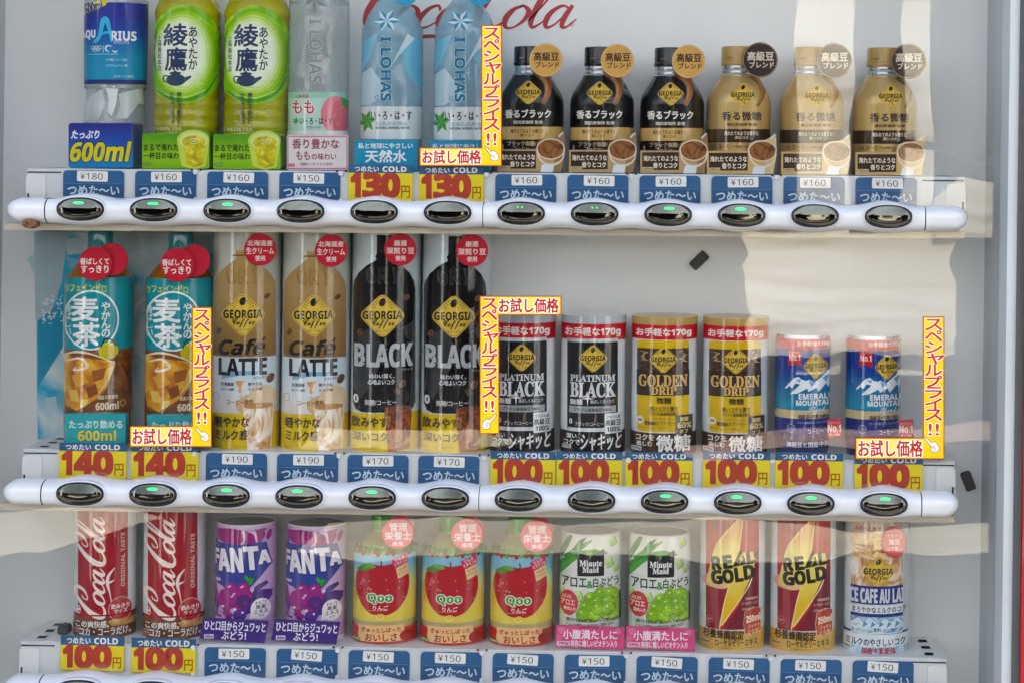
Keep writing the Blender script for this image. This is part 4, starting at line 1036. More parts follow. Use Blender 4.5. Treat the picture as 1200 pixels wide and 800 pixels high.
# ---- 8 short cans in clear sleeves
def short_cup(it, a, txt, x0, x1, v0, v1): a.text(txt, x0, v0, x1, v1, 'f4ece6', b=2.6)
it = Item('canned_coffee', 'coffee can', 2, 694, 531, (560, 340, 3.9))
it.body('sleeve', [(745, 148), (742, 149), (646, 149), (645, 149), (231, 149), (230, 149), (156, 149), (155, 149), (108, 149)], 'sleeve_white', zones=[(645, 'black_can'), (230, 'sleeve_white'), (155, 'ribbon_red'), (0, 'sleeve_grey')], capmat='sleeve_grey')
a = it.art(); a.text('お手軽な170g', 402, 171, 650, 216, 'f4ece6', b=3)
a.rect(410, 222, 638, 645, 'black_can', 10); a.rect(410, 222, 638, 238, 'silver_print'); a.rect(412, 628, 636, 645, 'silver_print'); a.rect(416, 240, 632, 626, '0c0c0d')
coffee_badge(a, 527, 312, 142, 136)
a.text('𝐏𝐋𝐀𝐓𝐈𝐍𝐔𝐌', 425, 386, 625, 416, 'silver_print', b=1.2); a.text('𝐁𝐋𝐀𝐂𝐊', 425, 420, 627, 488, 'd9dcdd', b=2.4)
for t in (0, math.pi/2): a.stroke([(502-32*math.cos(t), 494-32*math.sin(t)), (502, 494), (502+32*math.cos(t), 494+32*math.sin(t))], [.4, 6, .4], 'ffffff')
a.text('無糖', 424, 497, 480, 522, 'd9dcdd', b=1.4); a.text('香ばしくないコク', 514, 500, 620, 516, 'b9bcbd', b=.6)
a.rect(420, 529, 628, 560, '9ba0a2'); a.text('ブラジル産高級豆100%', 440, 537, 606, 553, '1b1b1c', b=1)
a.text('0', 421, 588, 433, 610, 'd9dcdd', b=1.4); a.text('ブラック/コーヒー', 446, 600, 572, 619, 'b9bcbd', b=1)
for (bu, bv) in ((395, 690), (388, 712), (420, 722), (648, 700), (560, 735)): bean(a, bu, bv, 22, .6+bu, '4a3020')
a.text('深い', 408, 655, 452, 677, 'eceae6', b=1.6); a.text('コクで', 396, 682, 466, 706, 'eceae6', b=1.6); a.text('シャキッと', 472, 656, 652, 730, 'f3f1ee', b=5, out=('2a2220', 3), shear=.08); a.rect(388, 708, 428, 724, 'd9d6d0'); a.text('170g', 393, 711, 423, 721, '2a2220', b=.6)
a.rect(578, 563, 655, 656, 'silver_print', 3); a.text('ブラジル産', 586, 574, 646, 588, '2a2a2c', b=.8); a.text('高級豆', 582, 593, 650, 620, '2a2a2c', b=1.4); a.text('100%', 588, 626, 646, 648, '2a2a2c', b=1.4)
it.label(a, name='printed_sheet')
it.repeat([611.5], ['black short coffee can beside the gold short can', 'black short coffee can behind the L shaped yellow price sticker'], 'black short coffee cans')

it = Item('canned_coffee', 'coffee can', 2, 777, 531, (735, 360, 4.32))
it.body('sleeve', [(745, 166), (742, 167), (637, 167), (636, 167), (166, 167), (165, 167), (93, 167), (92, 167), (40, 167)], 'sleeve_white', zones=[(636, 'bean_print'), (165, 'sleeve_white'), (92, 'ribbon_red'), (0, 'gold_cap')], capmat='gold_cap')
a = it.art(); a.text('お手軽な170g', 48, 109, 322, 153, 'f4ece6', b=3)
a.rect(52, 168, 310, 630, 'gold_can_metal', 14); a.rect(52, 208, 310, 446, 'bean_print')
for q in range(26): bean(a, 58+rng.random()*246, 214+rng.random()*90, 8+rng.random()*5, rng.random()*3, '4a3222')
for q in range(16): a.stroke([(64+rng.random()*30+(q % 2)*190, 220+rng.random()*70), (84+rng.random()*30+(q % 2)*190, 214+rng.random()*70)], [1, 4], 'c9b89a', 3)
a.rect(52, 318, 310, 446, '2c1d14')
coffee_badge(a, 184, 265, 152, 146)
a.text('𝐆𝐎𝐋𝐃𝐄𝐍', 64, 341, 300, 399, 'd6b277', b=2.2); a.text('𝐃𝐑𝐈𝐏', 124, 402, 246, 440, 'd6b277', b=1.8)
a.text('微糖', 150, 455, 222, 486, '3a2c14', b=2); a.text('深いコクと香り', 116, 500, 252, 521, '4a3818', b=1); a.rect(110, 525, 258, 527, '6a5420'); a.text('ブラジル最高級豆使用', 116, 531, 252, 546, '4a3818', b=.7)
a.ell(70, 571, 17, 19, 'e9e2c8'); a.text('微糖', 60, 564, 80, 578, '3a2c14', b=.6); a.text('コーヒーの成分をご覧ください', 92, 558, 236, 568, '5a471c'); a.text('糖類60%オフコーヒー', 92, 574, 236, 596, '4a3818', b=.9); a.text('当社缶コーヒー製品比', 60, 603, 200, 614, '5a471c')
a.rect(243, 545, 326, 656, '21160f', 4); a.text('糖類', 264, 556, 304, 578, 'd9c48a', b=1.4); a.text('60%', 252, 583, 318, 612, 'd9c48a', b=2.4); a.text('オフ', 264, 618, 302, 638, 'd9c48a', b=1.4)
a.text('コクを', 50, 643, 138, 672, 'e9e4da', b=1.8); a.text('楽しむ', 52, 678, 128, 702, 'e9e4da', b=1.6); a.text('微糖', 150, 646, 314, 728, 'efece6', b=5, out=('241810', 3)); a.rect(26, 706, 76, 728, 'd9d6d0'); a.text('170g', 32, 711, 70, 724, '2a2220', b=.8)
it.label(a, name='printed_sheet')
it.repeat([860.5], ['gold and brown short coffee can beside the black short can', 'gold and brown short coffee can beside the blue short can'], 'gold short coffee cans')

it = Item('canned_coffee', 'coffee can', 2, 1022, 524, (900, 370, 4.571))
it.body('can', [(700, 138), (696, 146), (646, 149), (645, 149), (556, 149), (555, 149), (511, 149), (510, 149), (186, 149), (185, 149), (131, 149), (130, 149), (112, 146), (98, 144)], 'navy_can', zones=[(645, '1d2450'), (555, 'navy_can'), (510, 'beige_stripe'), (185, 'emerald_label'), (130, 'ribbon_red'), (0, 'metal_ring')], capmat='metal_ring')
a = it.art(); a.text('お手軽な170g', 540, 142, 708, 173, 'f4e6e2', b=2.2)
for P in ([(472, 392), (520, 340), (545, 330), (566, 346), (590, 352), (560, 372), (530, 366), (510, 392), (496, 380), (480, 398)], [(500, 424), (560, 366), (600, 345), (630, 362), (668, 330), (712, 296), (760, 340), (760, 380), (720, 350), (700, 392), (690, 370), (650, 412), (640, 388), (600, 410), (590, 392), (540, 420)]): a.poly(P, 'e6edf2')
for P in ([(530, 346), (560, 340), (552, 362)], [(600, 350), (640, 366), (612, 384)], [(670, 338), (706, 320), (690, 362)]): a.poly(P, '7fa9c4')
a.rect(490, 190, 560, 258, 'ribbon_red'); a.poly([(490, 258), (560, 258), (560, 274), (525, 262), (490, 274)], 'ribbon_red'); a.text('おかげさまで', 496, 198, 554, 206, 'f3dcd6'); a.text('No.1', 497, 212, 554, 244, 'f3dcd6', b=1.6)
coffee_badge(a, 636, 274, 140, 150)
a.text('EMERALD', 547, 421, 724, 451, 'e9eef2', b=2.4); a.text('MOUNTAIN', 534, 456, 728, 484, 'e9eef2', b=2.4); a.text('𝓑𝓵𝓮𝓷𝓭', 598, 488, 684, 518, 'c9d6e0', b=.8)
a.text('高級豆×牛乳100%使用', 544, 532, 740, 556, '3a3440', b=1); a.text('ブラジル産高級豆とこだわりの牛乳', 540, 570, 700, 582, 'b9c0dc'); a.ring(507, 607, 22, 22, 2, 'c9cfe6'); a.text('生乳使用', 492, 600, 522, 614, 'c9cfe6'); a.text('コーヒー', 596, 611, 672, 634, 'd3d8ec', b=1)
a.text('高級豆と国産牛乳の', 484, 680, 732, 708, 'd6dbe9', b=1.8)
it.label(a)
a = it.art(); a.text('おかげさまで', 706, 570, 772, 580, 'f3dcd6'); a.text('No.1', 704, 586, 774, 626, 'f3dcd6', b=2); a.text('売上本数', 712, 632, 768, 644, 'f3dcd6', b=.5)
it.card([(702, 556), (778, 552), (781, 652), (704, 656)], a, .0385, .0012, 'b8404a', name='shelf_flag', foot=False)
it.repeat([939.5], ['blue short coffee can with mountain print beside the rightmost yellow sticker', 'blue short coffee can with mountain print beside the gold short can'], 'blue short coffee cans')

# ---- 9 cola
it = Item('cola_can', 'soda can', 3, 122.5, 745, (75, 595, 5))
it.body('sleeve', [(762, 184), (758, 186), (624, 186), (623, 186), (-30, 186)], 'sleeve_white', zones=[(623, 'brown_print'), (-40, 'sleeve_white')])
a = it.art(); a.rect(84, -40, 372, 640, 'can_red')
script_logo(a, 236, 652, 62, 'efe3dc', up=True, wt=1.12)
a.stroke([(298, 350), (262, 395), (254, 440), (268, 500), (278, 560)], [3, 16, 18, 7, 4], 'efe3dc'); a.stroke([(258, 440), (276, 432), (296, 424)], [14, 10, 2], 'efe3dc'); a.stroke([(296, 352), (300, 386), (296, 424)], [2, 3, 3], 'c98a84')
a.text('ORIGINAL TASTE', 331, 150, 354, 468, 'd9b0a6', b=1, rot='up')
a.ring(328, 598, 69, 72, 3, 'e6c9c2'); a.ell(328, 598, 66, 69, 'qoo_red'); a.text('飲みきり', 275, 566, 380, 594, 'f3e6e0', b=2); a.text('サイズ', 292, 597, 368, 620, 'f3e6e0', b=2)
a.ring(90, 598, 10, 24, 4, 'efe3dc'); a.rect(84, 590, 96, 602, 'efe3dc')
a.rect(-120, 622, 600, 632, 'can_red'); a.poly([(256, 664), (290, 652), (330, 658), (372, 650), (408, 656), (460, 650), (460, 690), (400, 692), (330, 696), (280, 692)], 'foam_print')
a.text('この爽快感。', 72, 659, 262, 699, 'f3ece6', b=2.6, out=('3a1210', 2)); a.text('コカ・コーラだけ。', 92, 701, 388, 745, 'f3ece6', b=3, out=('3a1210', 2)); a.rect(52, 706, 90, 730, 'c9988c'); a.text('250ml', 55, 712, 87, 726, '4a1a16', b=.6)
it.label(a, name='printed_sheet')
it.repeat([203.5], ['red cola can at the left end of the lowest shelf', 'red cola can beside the purple grape soda'], 'red cola cans')

# ---- 10 grape soda
it = Item('grape_soda_can', 'soda can', 3, 369.5, 756, (325, 595, 4.71))
it.body('can', [(752, 150), (742, 160), (728, 166), (718, 168), (112, 168), (111, 168), (100, 167), (82, 164), (72, 160), (72, 154), (78, 152)], 'lavender', zones=[(718, 'rim_white'), (111, 'lavender'), (0, 'rim_white')], capmat='lid_grey')
a = it.art()
a.poly([(58, 128), (130, 120), (230, 132), (330, 124), (322, 170), (300, 205), (250, 214), (200, 200), (160, 214), (110, 205), (76, 190), (60, 160)], 'magenta'); a.stroke([(205, 130), (212, 180), (196, 210)], [16, 8, 2], 'd9c2de'); a.stroke([(240, 126), (268, 150), (280, 200)], [30, 16, 8], 'd9c2de'); a.ell(344, 164, 13, 30, 'magenta', .3)
a.stroke([(60, 215), (64, 170), (58, 150)], [16, 6, 1], '2c2f6f')
a.poly([(30, 236), (60, 200), (190, 206), (330, 200), (352, 290), (358, 325), (290, 400), (250, 440), (190, 480), (140, 486), (90, 440), (30, 420)], '2a3a8a')
LT = [('F', 38, 76, 238, 326), ('A', 66, 134, 234, 360), ('N', 136, 204, 226, 362), ('T', 208, 290, 218, 350), ('A', 286, 352, 244, 324)]
for ch, x0, x1, y0, y1 in LT: a.text(ch, x0, y0, x1, y1, '1f2a74', b=9, shear=-.08, heavy=True)
for ch, x0, x1, y0, y1 in LT: a.text(ch, x0+3, y0+4, x1-3, y1-4, 'eeeaf2', b=3.6, shear=-.08, heavy=True)
a.text('grape', 30, 400, 82, 420, 'e3dcec', b=.8)
a.stroke([(40, 440), (60, 500), (110, 560), (130, 625)], [40, 30, 36, 30], 'magenta'); a.stroke([(42, 520), (64, 540), (60, 580)], [20, 26, 6], '4a2a80'); a.stroke([(70, 560), (58, 600), (86, 610)], [5, 12, 12], '7a2a78')
a.poly([(190, 470), (300, 480), (352, 470), (362, 505), (330, 540), (250, 560), (200, 640), (160, 630), (150, 600)], '4a2a80'); a.stroke([(238, 590), (246, 520), (300, 478), (360, 490)], [30, 34, 30, 30], 'violet'); a.stroke([(258, 500), (280, 455), (336, 425)], [4, 30, 20], '3b2a7a')
for gx, gy in ((140, 452), (208, 450), (110, 490), (165, 490), (222, 492), (120, 535), (180, 540), (150, 510), (200, 525)): a.ell(gx, gy, 35, 34, '5f1650'); a.ell(gx-1, gy-2, 32, 31, '8f2478')
for gx, gy in ((132, 440), (200, 440), (156, 480), (146, 494)): a.ell(gx, gy, 10, 5, 'e0b6d6', -.5)
a.ell(208, 520, 40, 36, '4a1c6a')
for P in ((232, 404, .4), (246, 420, -.5), (224, 392, 1.1), (252, 402, .1)): a.ell(P[0], P[1], 13, 9, '3f9a3a', P[2])
for bx_, by_, br in ((256, 458, 8), (140, 595, 12), (104, 590, 9), (202, 582, 6), (96, 552, 7), (216, 530, 9), (162, 565, 8)): a.ell(bx_, by_, br, br, '7a2a78' if br > 8 else 'e6d6ea')
for q in range(30): a.ell(40+rng.random()*90, 560+rng.random()*60, 3, 3, '6a2a68')
a.ell(298, 568, 53, 58, 'ece8ef'); a.poly([(246, 580), (238, 622), (285, 612)], 'ece8ef')
for t_, q0, q1, q2, q3, bb in (('まるごと', 270, 524, 328, 541, 1), ('果実', 272, 545, 324, 569, 1.8), ('エキス', 262, 572, 334, 594, 1.6), ('入り', 284, 598, 312, 612, .8)): a.text(t_, q0, q1, q2, q3, '2c2342', b=bb)
it.label(a)
a = it.art(); a.text('ひと口目からジュワッと', -6, 645, 330, 695, 'f2eef6', b=3.4, rot=.045); a.text('ぶどう!', 88, 697, 222, 742, 'f2eef6', b=3.4, rot=.03); a.rect(-8, 712, 44, 736, 'd9cfe6'); a.text('350ml', -3, 716, 39, 732, '2c1a5a', b=1)
it.card([(-14, 622), (348, 638), (324, 764), (-36, 738)], a, .041, .0014, 'violet')
it.repeat([287], ['purple grape soda can beside the apple juice bottle', 'purple grape soda can beside the red cola can'], 'grape soda cans')

# ---- 11 apple juice
it = Item('apple_juice_bottle', 'juice bottle', 3, 610.5, 757, (565, 595, 4.71))
it.body('body', [(765, 150), (755, 166), (700, 170), (600, 174), (240, 174), (222, 168), (190, 140), (160, 104), (140, 84), (128, 80)], 'juice_liquid', soft=True)
m = MB(); m.lathe([(it.r(84), it.z(128)), (it.r(84), it.z(118)), (it.r(80), it.z(114)), (it.r(80), it.z(46)), (it.r(70), it.z(38))], '4f9a35'); m.build('cap', it.root)
a = it.art(); a.rect(-60, 240, 500, 640, 'fruit_label')
for q in range(60):
    x = -10+q*7.5; a.ell(x, 252+8*math.sin(q*1.7), 15+4*math.sin(q), 15, ('3f7a2c', '57933a', '2f6a28', '8a3a2a')[q % 4], q)
for q in range(14): a.ell(30+q*27, 268+6*math.sin(q*2.3), 9, 10, ('a8282c', '6aa63c', 'c0402e')[q % 3])
ap = smooth([(210, 330), (130, 320), (80, 360), (68, 440), (90, 530), (140, 590), (190, 604), (230, 606), (290, 580), (340, 510), (354, 430), (340, 360), (290, 322)], 5, True)
a.poly([tuple(p) for p in ap], 'qoo_red'); a.ell(120, 345, 44, 17, '4f8a3a', -.3); a.ell(150, 332, 30, 12, '6aa650', .2); a.stroke([(200, 350), (210, 322), (206, 300)], [9, 7, 6], '6a3422'); a.ell(104, 420, 8, 26, 'c95a5c', .2); a.ell(320, 470, 7, 30, '8a1a24', .2)
for q in range(18): a.ell(85+rng.random()*250, 400+rng.random()*120, 3.4, 4.6, 'd08a80')
a.stroke([(180, 604), (188, 622), (204, 628), (218, 618), (226, 604)], 5, 'f0dfae'); a.ell(204, 608, 22, 12, 'd8c468')
a.text('Qoo', 136, 486, 266, 540, '4a9a3a', b=6, out=('f2efe6', 5)); a.text('りんご', 165, 551, 245, 576, 'f2e9e2', b=1.6); a.stroke([(140, 580), (240, 578)], 1.6, 'e9cfc6')
a.poly([(262, 300), (340, 272), (350, 318), (276, 348)], 'c0395c'); a.text('マルチ', 278, 290, 330, 308, 'f0d9dc', b=1, rot=-.34); a.text('ビタミン&', 276, 308, 344, 326, 'f0d9dc', b=1, rot=-.34)
a.poly([(284, 348), (344, 322), (352, 382), (296, 408)], 'e0c49a'); a.text('1日分の', 294, 345, 340, 360, 'b0602e', b=.8, rot=-.4); a.text('ビタミン', 296, 366, 344, 380, 'b0602e', b=.8, rot=-.4)
a.vtext('くだもの', 56, 420, 74, 540, 'c9a24a', b=.5); a.ring(64, 565, 12, 16, 2, 'c9a24a')
it.label(a, zsplit=zl(it.z(290), it.z(200), 8))
m = MB(); m.lathe([(it.r(172), 0), (it.r(180), .0006), (it.r(180), it.z(642)), (it.r(176), it.z(636)), (it.r(176), it.z(640)), (it.r(174), .001)], 'box_red', cap0=False, cap1=False); bc = m.build('base_sleeve', it.root)
sv = it.p; it.p = [(it.r(180), 0), (it.r(180), .04)]
a = it.art(); a.rect(80, 662, 330, 752, 'peach', 3); a.text('ぎゅっとしぼった', 98, 675, 314, 701, '7a2c1e', b=1.8); a.text('おいしさ', 120, 708, 292, 749, '7a2c1e', b=2.6); a.ell(340, 726, 34, 30, '9c2424'); a.poly([(330, 700), (350, 690), (356, 700)], '3f6a2c'); a.rect(34, 736, 92, 752, '4f8a3a', 4); a.text('280ml', 40, 739, 86, 749, 'd9e6c8', b=.6); a.ell(60, 690, 24, 20, 'a8302a')
it.label(a, name='base_print', R=it.r(180), parent=bc); it.p = sv
a = it.art(); a.text('管理', 255, 95, 352, 139, 'f3dfe2', b=2.2); a.text('栄養士', 230, 143, 374, 189, 'f3dfe2', b=2.2); a.text('推奨', 272, 198, 332, 223, 'f3dfe2', b=1.2)
it.disc(318, 128, 76, None, .034, 'c4405a'); it.disc(300, 153, 88, a, .0385, 'c4324f')
it.repeat([530.5, 450.5], ['apple juice bottle with red base beside the white aloe can', 'apple juice bottle in the middle of the three apple juices', 'apple juice bottle beside the purple grape soda'], 'apple juice bottles')

# ---- 12 aloe drink
it = Item('aloe_drink_can', 'juice can', 3, 690.5, 762, (645, 595, 4.44))
it.body('can', [(762, 140), (750, 148), (700, 156), (660, 160), (148, 161), (147, 161), (140, 160), (116, 158), (108, 153), (108, 147), (114, 145)], 'can_white', zones=[(147, 'can_white'), (0, 'rim_white')], capmat='sleeve_grey')
a = it.art()
for P, c in (([(48, 240), (80, 175), (104, 142), (118, 150), (98, 200), (60, 270)], 'leaf_dark'), ([(70, 255), (150, 190), (222, 160), (212, 176), (150, 230), (90, 300)], 'leaf_green'), ([(30, 350), (60, 280), (130, 225), (230, 212), (300, 238), (220, 246), (140, 262), (84, 320), (30, 385)], 'leaf_green'), ([(40, 330), (80, 282), (150, 240), (240, 228), (160, 252), (92, 306), (40, 366)], '57a048'), ([(100, 240), (150, 170), (190, 150), (150, 210)], 'leaf_dark')): a.poly(P, c)
a.stroke([(280, 226), (300, 232)], [4, 1], 'leaf_dark'); a.stroke([(276, 240), (300, 244)], [4, 1], 'leaf_dark')
for (x, y, ww) in ((320, 180, 22), (302, 288, 24), (338, 320, 18), (142, 458, 28), (62, 440, 16)):
    a.poly([(x-ww, y-ww*.7), (x+ww*.5, y-ww), (x+ww, y+ww*.6), (x-ww*.4, y+ww*1.2)], 'b9d48a'); a.poly([(x-ww, y-ww*.7), (x+ww*.5, y-ww), (x+ww*.4, y-ww*.2), (x-ww*.8, y+ww*.1)], 'd3e6ae'); a.stroke([(x+ww*.5, y-ww), (x+ww, y+ww*.6), (x-ww*.4, y+ww*1.2)], 3, '5a7a3a', 3)
for q in range(9): a.ring(180+rng.random()*165, 170+rng.random()*160, 7, 7, 1.6, 'b4c2b4')
a.poly([(142, 226), (210, 248), (278, 213), (278, 354), (142, 354)], '17181a')
a.text('𝐌𝐢𝐧𝐮𝐭𝐞', 154, 271, 266, 302, 'f1f1ee', b=2.2); a.text('𝐌𝐚𝐢𝐝', 168, 305, 250, 335, 'f1f1ee', b=2.2)
a.text('アロエ', 62, 362, 188, 414, '26301f', b=3); a.text('&', 190, 378, 220, 416, '3f8a4a', b=3); a.text('白ぶどう', 222, 362, 352, 412, '26301f', b=3)
a.ell(97, 497, 48, 66, 'b8323f'); a.text('ぷるぷる', 62, 456, 110, 474, 'f0dcd8', b=1); a.text('アロエ', 58, 482, 128, 510, 'f0dcd8', b=2.2); a.text('葉肉入り', 72, 518, 132, 536, 'f0dcd8', b=1)
for gx, gy in ((210, 470), (262, 445), (310, 448), (345, 480), (185, 512), (240, 490), (292, 490), (330, 505), (352, 540), (170, 552), (225, 556), (288, 546), (330, 560), (245, 520), (300, 525)):
    a.ell(gx, gy, 36, 35, '557c22'); a.ell(gx-1, gy-1, 33, 32, 'grape_print'); a.ell(gx-9, gy-11, 6, 4, 'dcebb4', -.6)
a.text('果汁10%未満', 85, 573, 218, 594, '4a6a3a', b=1); a.text('白ぶどう果汁使用', 222, 577, 345, 592, '4a6a3a', b=.6); a.text('アロエベラ葉肉入り 保存方法をご確認ください', 84, 600, 330, 614, '5f7a50', b=.4); a.rect(52, 568, 78, 592, 'd3dccb'); a.poly([(352, 440), (362, 470), (364, 590), (352, 600)], '3a4a26')
it.label(a)
a = it.art(); a.ell(60, 660, 22, 18, 'd07a98', .5); a.ell(352, 665, 16, 14, 'd07a98', .2); a.ell(44, 700, 16, 22, 'cf6f92'); a.rect(150, 640, 250, 650, 'a83a5c')
a.text('小腹満たしに', 66, 658, 346, 706, 'f4e4ea', b=2.4, rot=.02); a.rect(34, 716, 100, 740, 'e6c3d0'); a.text('280g', 42, 720, 92, 736, '9a2f56', b=1); a.text('美容に嬉しいビオチン入り', 105, 712, 346, 746, 'f4e4ea', b=1.4, rot=.015)
it.card([(28, 632), (386, 645), (384, 764), (25, 746)], a, .041, .0014, 'pink_card')
it.repeat([771.5], ['white aloe and grape can beside the apple juice', 'white aloe and grape can beside the red energy drink'], 'aloe drink cans')

# ---- 13 energy drink
it = Item('energy_drink_can', 'drink can', 3, 857, 765, (810, 595, 4.44))
it.body('sleeve', [(755, 170), (752, 171), (748, 172), (638, 172), (637, 172), (20, 172)], 'sleeve_white', zones=[(748, 'ribbon_red'), (637, 'gold_print'), (0, 'sleeve_white')])
a = it.art(); a.rect(78, 10, 350, 632, 'energy_print'); a.poly([(78, 400), (130, 410), (220, 400), (200, 500), (150, 632), (78, 632)], '861f2c'); a.poly([(320, 250), (350, 220), (350, 632), (180, 632), (260, 480)], '6f1a26')
a.ell(110, 380, 50, 36, 'd9a08a'); a.ell(150, 395, 60, 26, 'e0b896')
a.poly([(240, 60), (268, 62), (258, 160), (250, 230), (320, 230), (330, 290), (300, 380), (250, 480), (180, 590), (146, 628), (150, 590), (190, 420), (196, 396), (84, 400), (100, 300), (130, 190), (180, 120)], 'bolt_print')
for S_ in ([(240, 60), (180, 130), (130, 200), (104, 300), (84, 396)], [(196, 400), (172, 500), (148, 628)], [(330, 260), (310, 380), (250, 480), (160, 610)], [(268, 62), (258, 140), (248, 226)]): a.stroke(S_, [2, 6, 5, 6, 2][:len(S_)], 'f3e2b0')
for t_, q in (('R', (110, 256, 156, 322)), ('E', (168, 246, 210, 312)), ('L', (288, 226, 326, 290)), ('G', (108, 328, 160, 396)), ('O', (166, 320, 218, 388)), ('L', (228, 310, 266, 380)), ('D', (274, 300, 324, 370))): a.text(t_, *q, '14130c', b=3.4, rot=-.12, heavy=True)
a.poly([(256, 208), (288, 292), (214, 306)], '1d1b12'); a.poly([(262, 236), (246, 268), (258, 266), (246, 296), (272, 258), (260, 260), (270, 238)], 'e6cf6a')
a.text('杉養蜂園認定', 280, 466, 344, 480, 'd9a8a0', b=.8); a.text('ローヤルゼリーエキス', 262, 488, 344, 506, 'd9a8a0', b=.8); a.text('(25mg/本)', 262, 520, 330, 534, 'd9a8a0', b=.5); a.ring(98, 582, 17, 20, 1.6, 'c98a88'); a.text('炭酸飲料', 86, 575, 110, 590, 'd9a8a0')
a.poly([(278, 540), (358, 530), (358, 648), (322, 655), (304, 672), (306, 655), (278, 655)], 'b0432e'); a.stroke([(278, 540), (358, 530), (358, 648), (322, 655), (304, 672), (306, 655), (278, 655)], 2.5, 'e6cfa0', 2, True)
a.text('250ml', 284, 560, 356, 596, 'f3e6d0', b=2.2, rot=-.08); a.text('シャキッ', 296, 606, 352, 630, 'f0c9a8', b=1.6, rot=-.08); a.text('と元気!', 294, 633, 352, 656, 'f0c9a8', b=1.6, rot=-.08)
a.text('杉養蜂園認定', 66, 634, 272, 681, '2c2114', b=2.4, rot=.04); a.text('ローヤルゼリーエキス', 127, 682, 340, 718, '2c2114', b=2.4, rot=-.01); a.rect(46, 690, 100, 714, 'd9c08a'); a.text('250ml', 50, 694, 96, 709, '4a3518', b=1); a.text('※杉養蜂園が認定したローヤルゼリーエキス', 144, 722, 330, 732, '5a4424')
it.label(a, name='printed_sheet')
it.repeat([940], ['red and gold energy drink can beside the aloe can', 'red and gold energy drink can beside the iced milk coffee can'], 'energy drink cans')

# ---- 14 iced milk coffee
it = Item('milk_coffee_can', 'coffee can', 3, 1026, 768, (940, 570, 3.477))
it.body('sleeve', [(698, 133), (696, 134), (602, 134), (601, 134), (594, 134), (593, 134), (100, 134)], 'sleeve_white', zones=[(601, 'ice_print'), (593, 'navy_can'), (0, 'sleeve_white')])
a = it.art(); a.rect(200, 100, 408, 600, 'd3dde3'); a.rect(200, 100, 408, 200, 'd8c8ba'); a.rect(200, 190, 408, 300, 'cream_print'); a.rect(200, 290, 408, 406, 'latte_print')
for q in range(14): a.poly([(205+rng.random()*190, 215+rng.random()*60), (225+rng.random()*180, 205+rng.random()*50), (240+rng.random()*160, 245+rng.random()*40)], ('d9b27e', 'b0783c', 'e6cfa4', '9a6430')[q % 4])
a.stroke([(202, 250), (250, 284), (310, 294), (370, 284), (408, 250)], [5, 6, 6, 6, 5], 'e6d6c0'); a.text('ふわっと氷で', 216, 162, 322, 180, 'b0504a', b=.8)
coffee_badge(a, 311, 347, 142, 142)
a.rect(200, 405, 408, 480, 'navy_can'); a.text('ICE CAFE AU LAIT', 186, 416, 428, 473, 'd3d9de', b=3)
a.rect(200, 480, 408, 486, 'silver_print'); a.rect(200, 486, 408, 516, 'dfe4e6'); a.text('まろやかなミルクのコク', 206, 490, 420, 513, '2c3550', b=1.4); a.rect(200, 517, 408, 531, 'navy_can'); a.rect(200, 531, 408, 594, 'glacier_print')
for P in ([(200, 560), (228, 536), (250, 558), (280, 534), (310, 562), (340, 538), (362, 552), (384, 534), (408, 558), (408, 578), (200, 578)],): a.poly(P, 'd5e3ea')
for k in range(6): a.poly([(222+k*32, 548), (236+k*32, 560), (214+k*32, 576)], '5f8fae')
a.ell(218, 566, 15, 17, 'd9e4e8'); a.text('生乳使用', 208, 560, 228, 570, '3f5a72'); a.text('コーヒー', 236, 573, 282, 592, 'e9f0f2', b=1.2); a.rect(288, 570, 324, 594, 'dfe7ea'); a.text('飲料', 291, 574, 321, 591, '3f5a72', b=1.2)
a.rect(60, 603, 560, 652, 'dce4e8'); a.text('ミルクのやさしいコク', 182, 619, 416, 648, '25304a', b=2.4); a.text('国産牛乳使用', 245, 656, 376, 682, 'b03040', b=2); a.rect(170, 652, 200, 670, 'd9e2e6'); a.text('245g', 174, 655, 196, 667, '3a4a5c', b=.6)
it.label(a, name='printed_sheet')
a = it.art(); a.text('ミルクと', 346, 190, 406, 206, 'efcfca', b=1.2); a.text('満足', 352, 212, 400, 236, 'efcfca', b=1.6); a.text('コク深い', 346, 244, 406, 260, 'efcfca', b=1.2)
m_ = .0385; yy = YA-m_; P = [at(*it.px(376+50*math.cos(t), 226+63*math.sin(t)), yy) for t in np.linspace(0, 2*math.pi, 40, endpoint=False)]
m = MB(); m.prism([(x-it.org[0], z-it.org[2]) for x, z in P], -m_, -m_+.0012, 'c04450'); a.flat(m, yy, it.org); m.build('round_badge', it.root)
it.repeat([], ['iced milk coffee can with blue and white sleeve at the right end'], None)
SAT = 1.12; DEFCOAT = .15
# ------------------------------------------------------------------ backing card of the barley tea
m = MB(); a = Art(40, 265, 2.963); yb = .131
q = [at(40+u/2.963, 265+v/2.963, yb) for u, v in ((0, 22), (622, 22), (620, 745), (12, 738))]
o_ = ((q[0][0]+q[1][0])/2, yb, q[2][1])
m.prism([(x-o_[0], z-o_[2]) for x, z in q], 0, .0015, 'backing_print')
for (x, y, r_, s_) in ((70, 445, 30, 0), (330, 60, 50, .4), (140, 70, 40, .7), (355, 230, 34, .2), (60, 610, 26, .6), (30, 130, 60, .3), (585, 60, 40, .9), (350, 470, 20, .2)):
    a.poly([(x+r_*math.cos(s_+k*math.pi/2)*(1+.15*math.sin(k*3)), y+r_*math.sin(s_+k*math.pi/2)) for k in range(4)], 'c3dbe4')
a.poly([(0, 22), (120, 22), (95, 200), (60, 300), (5, 330)], 'b3cad3'); a.poly([(10, 330), (100, 260), (100, 420), (12, 560)], '3a98be')
for k in range(70): a.ell(30+rng.random()*70, 240+rng.random()*100, 1+rng.random()*4, 1+rng.random()*4, 'dfecef')
a.flat(m, yb, o_)
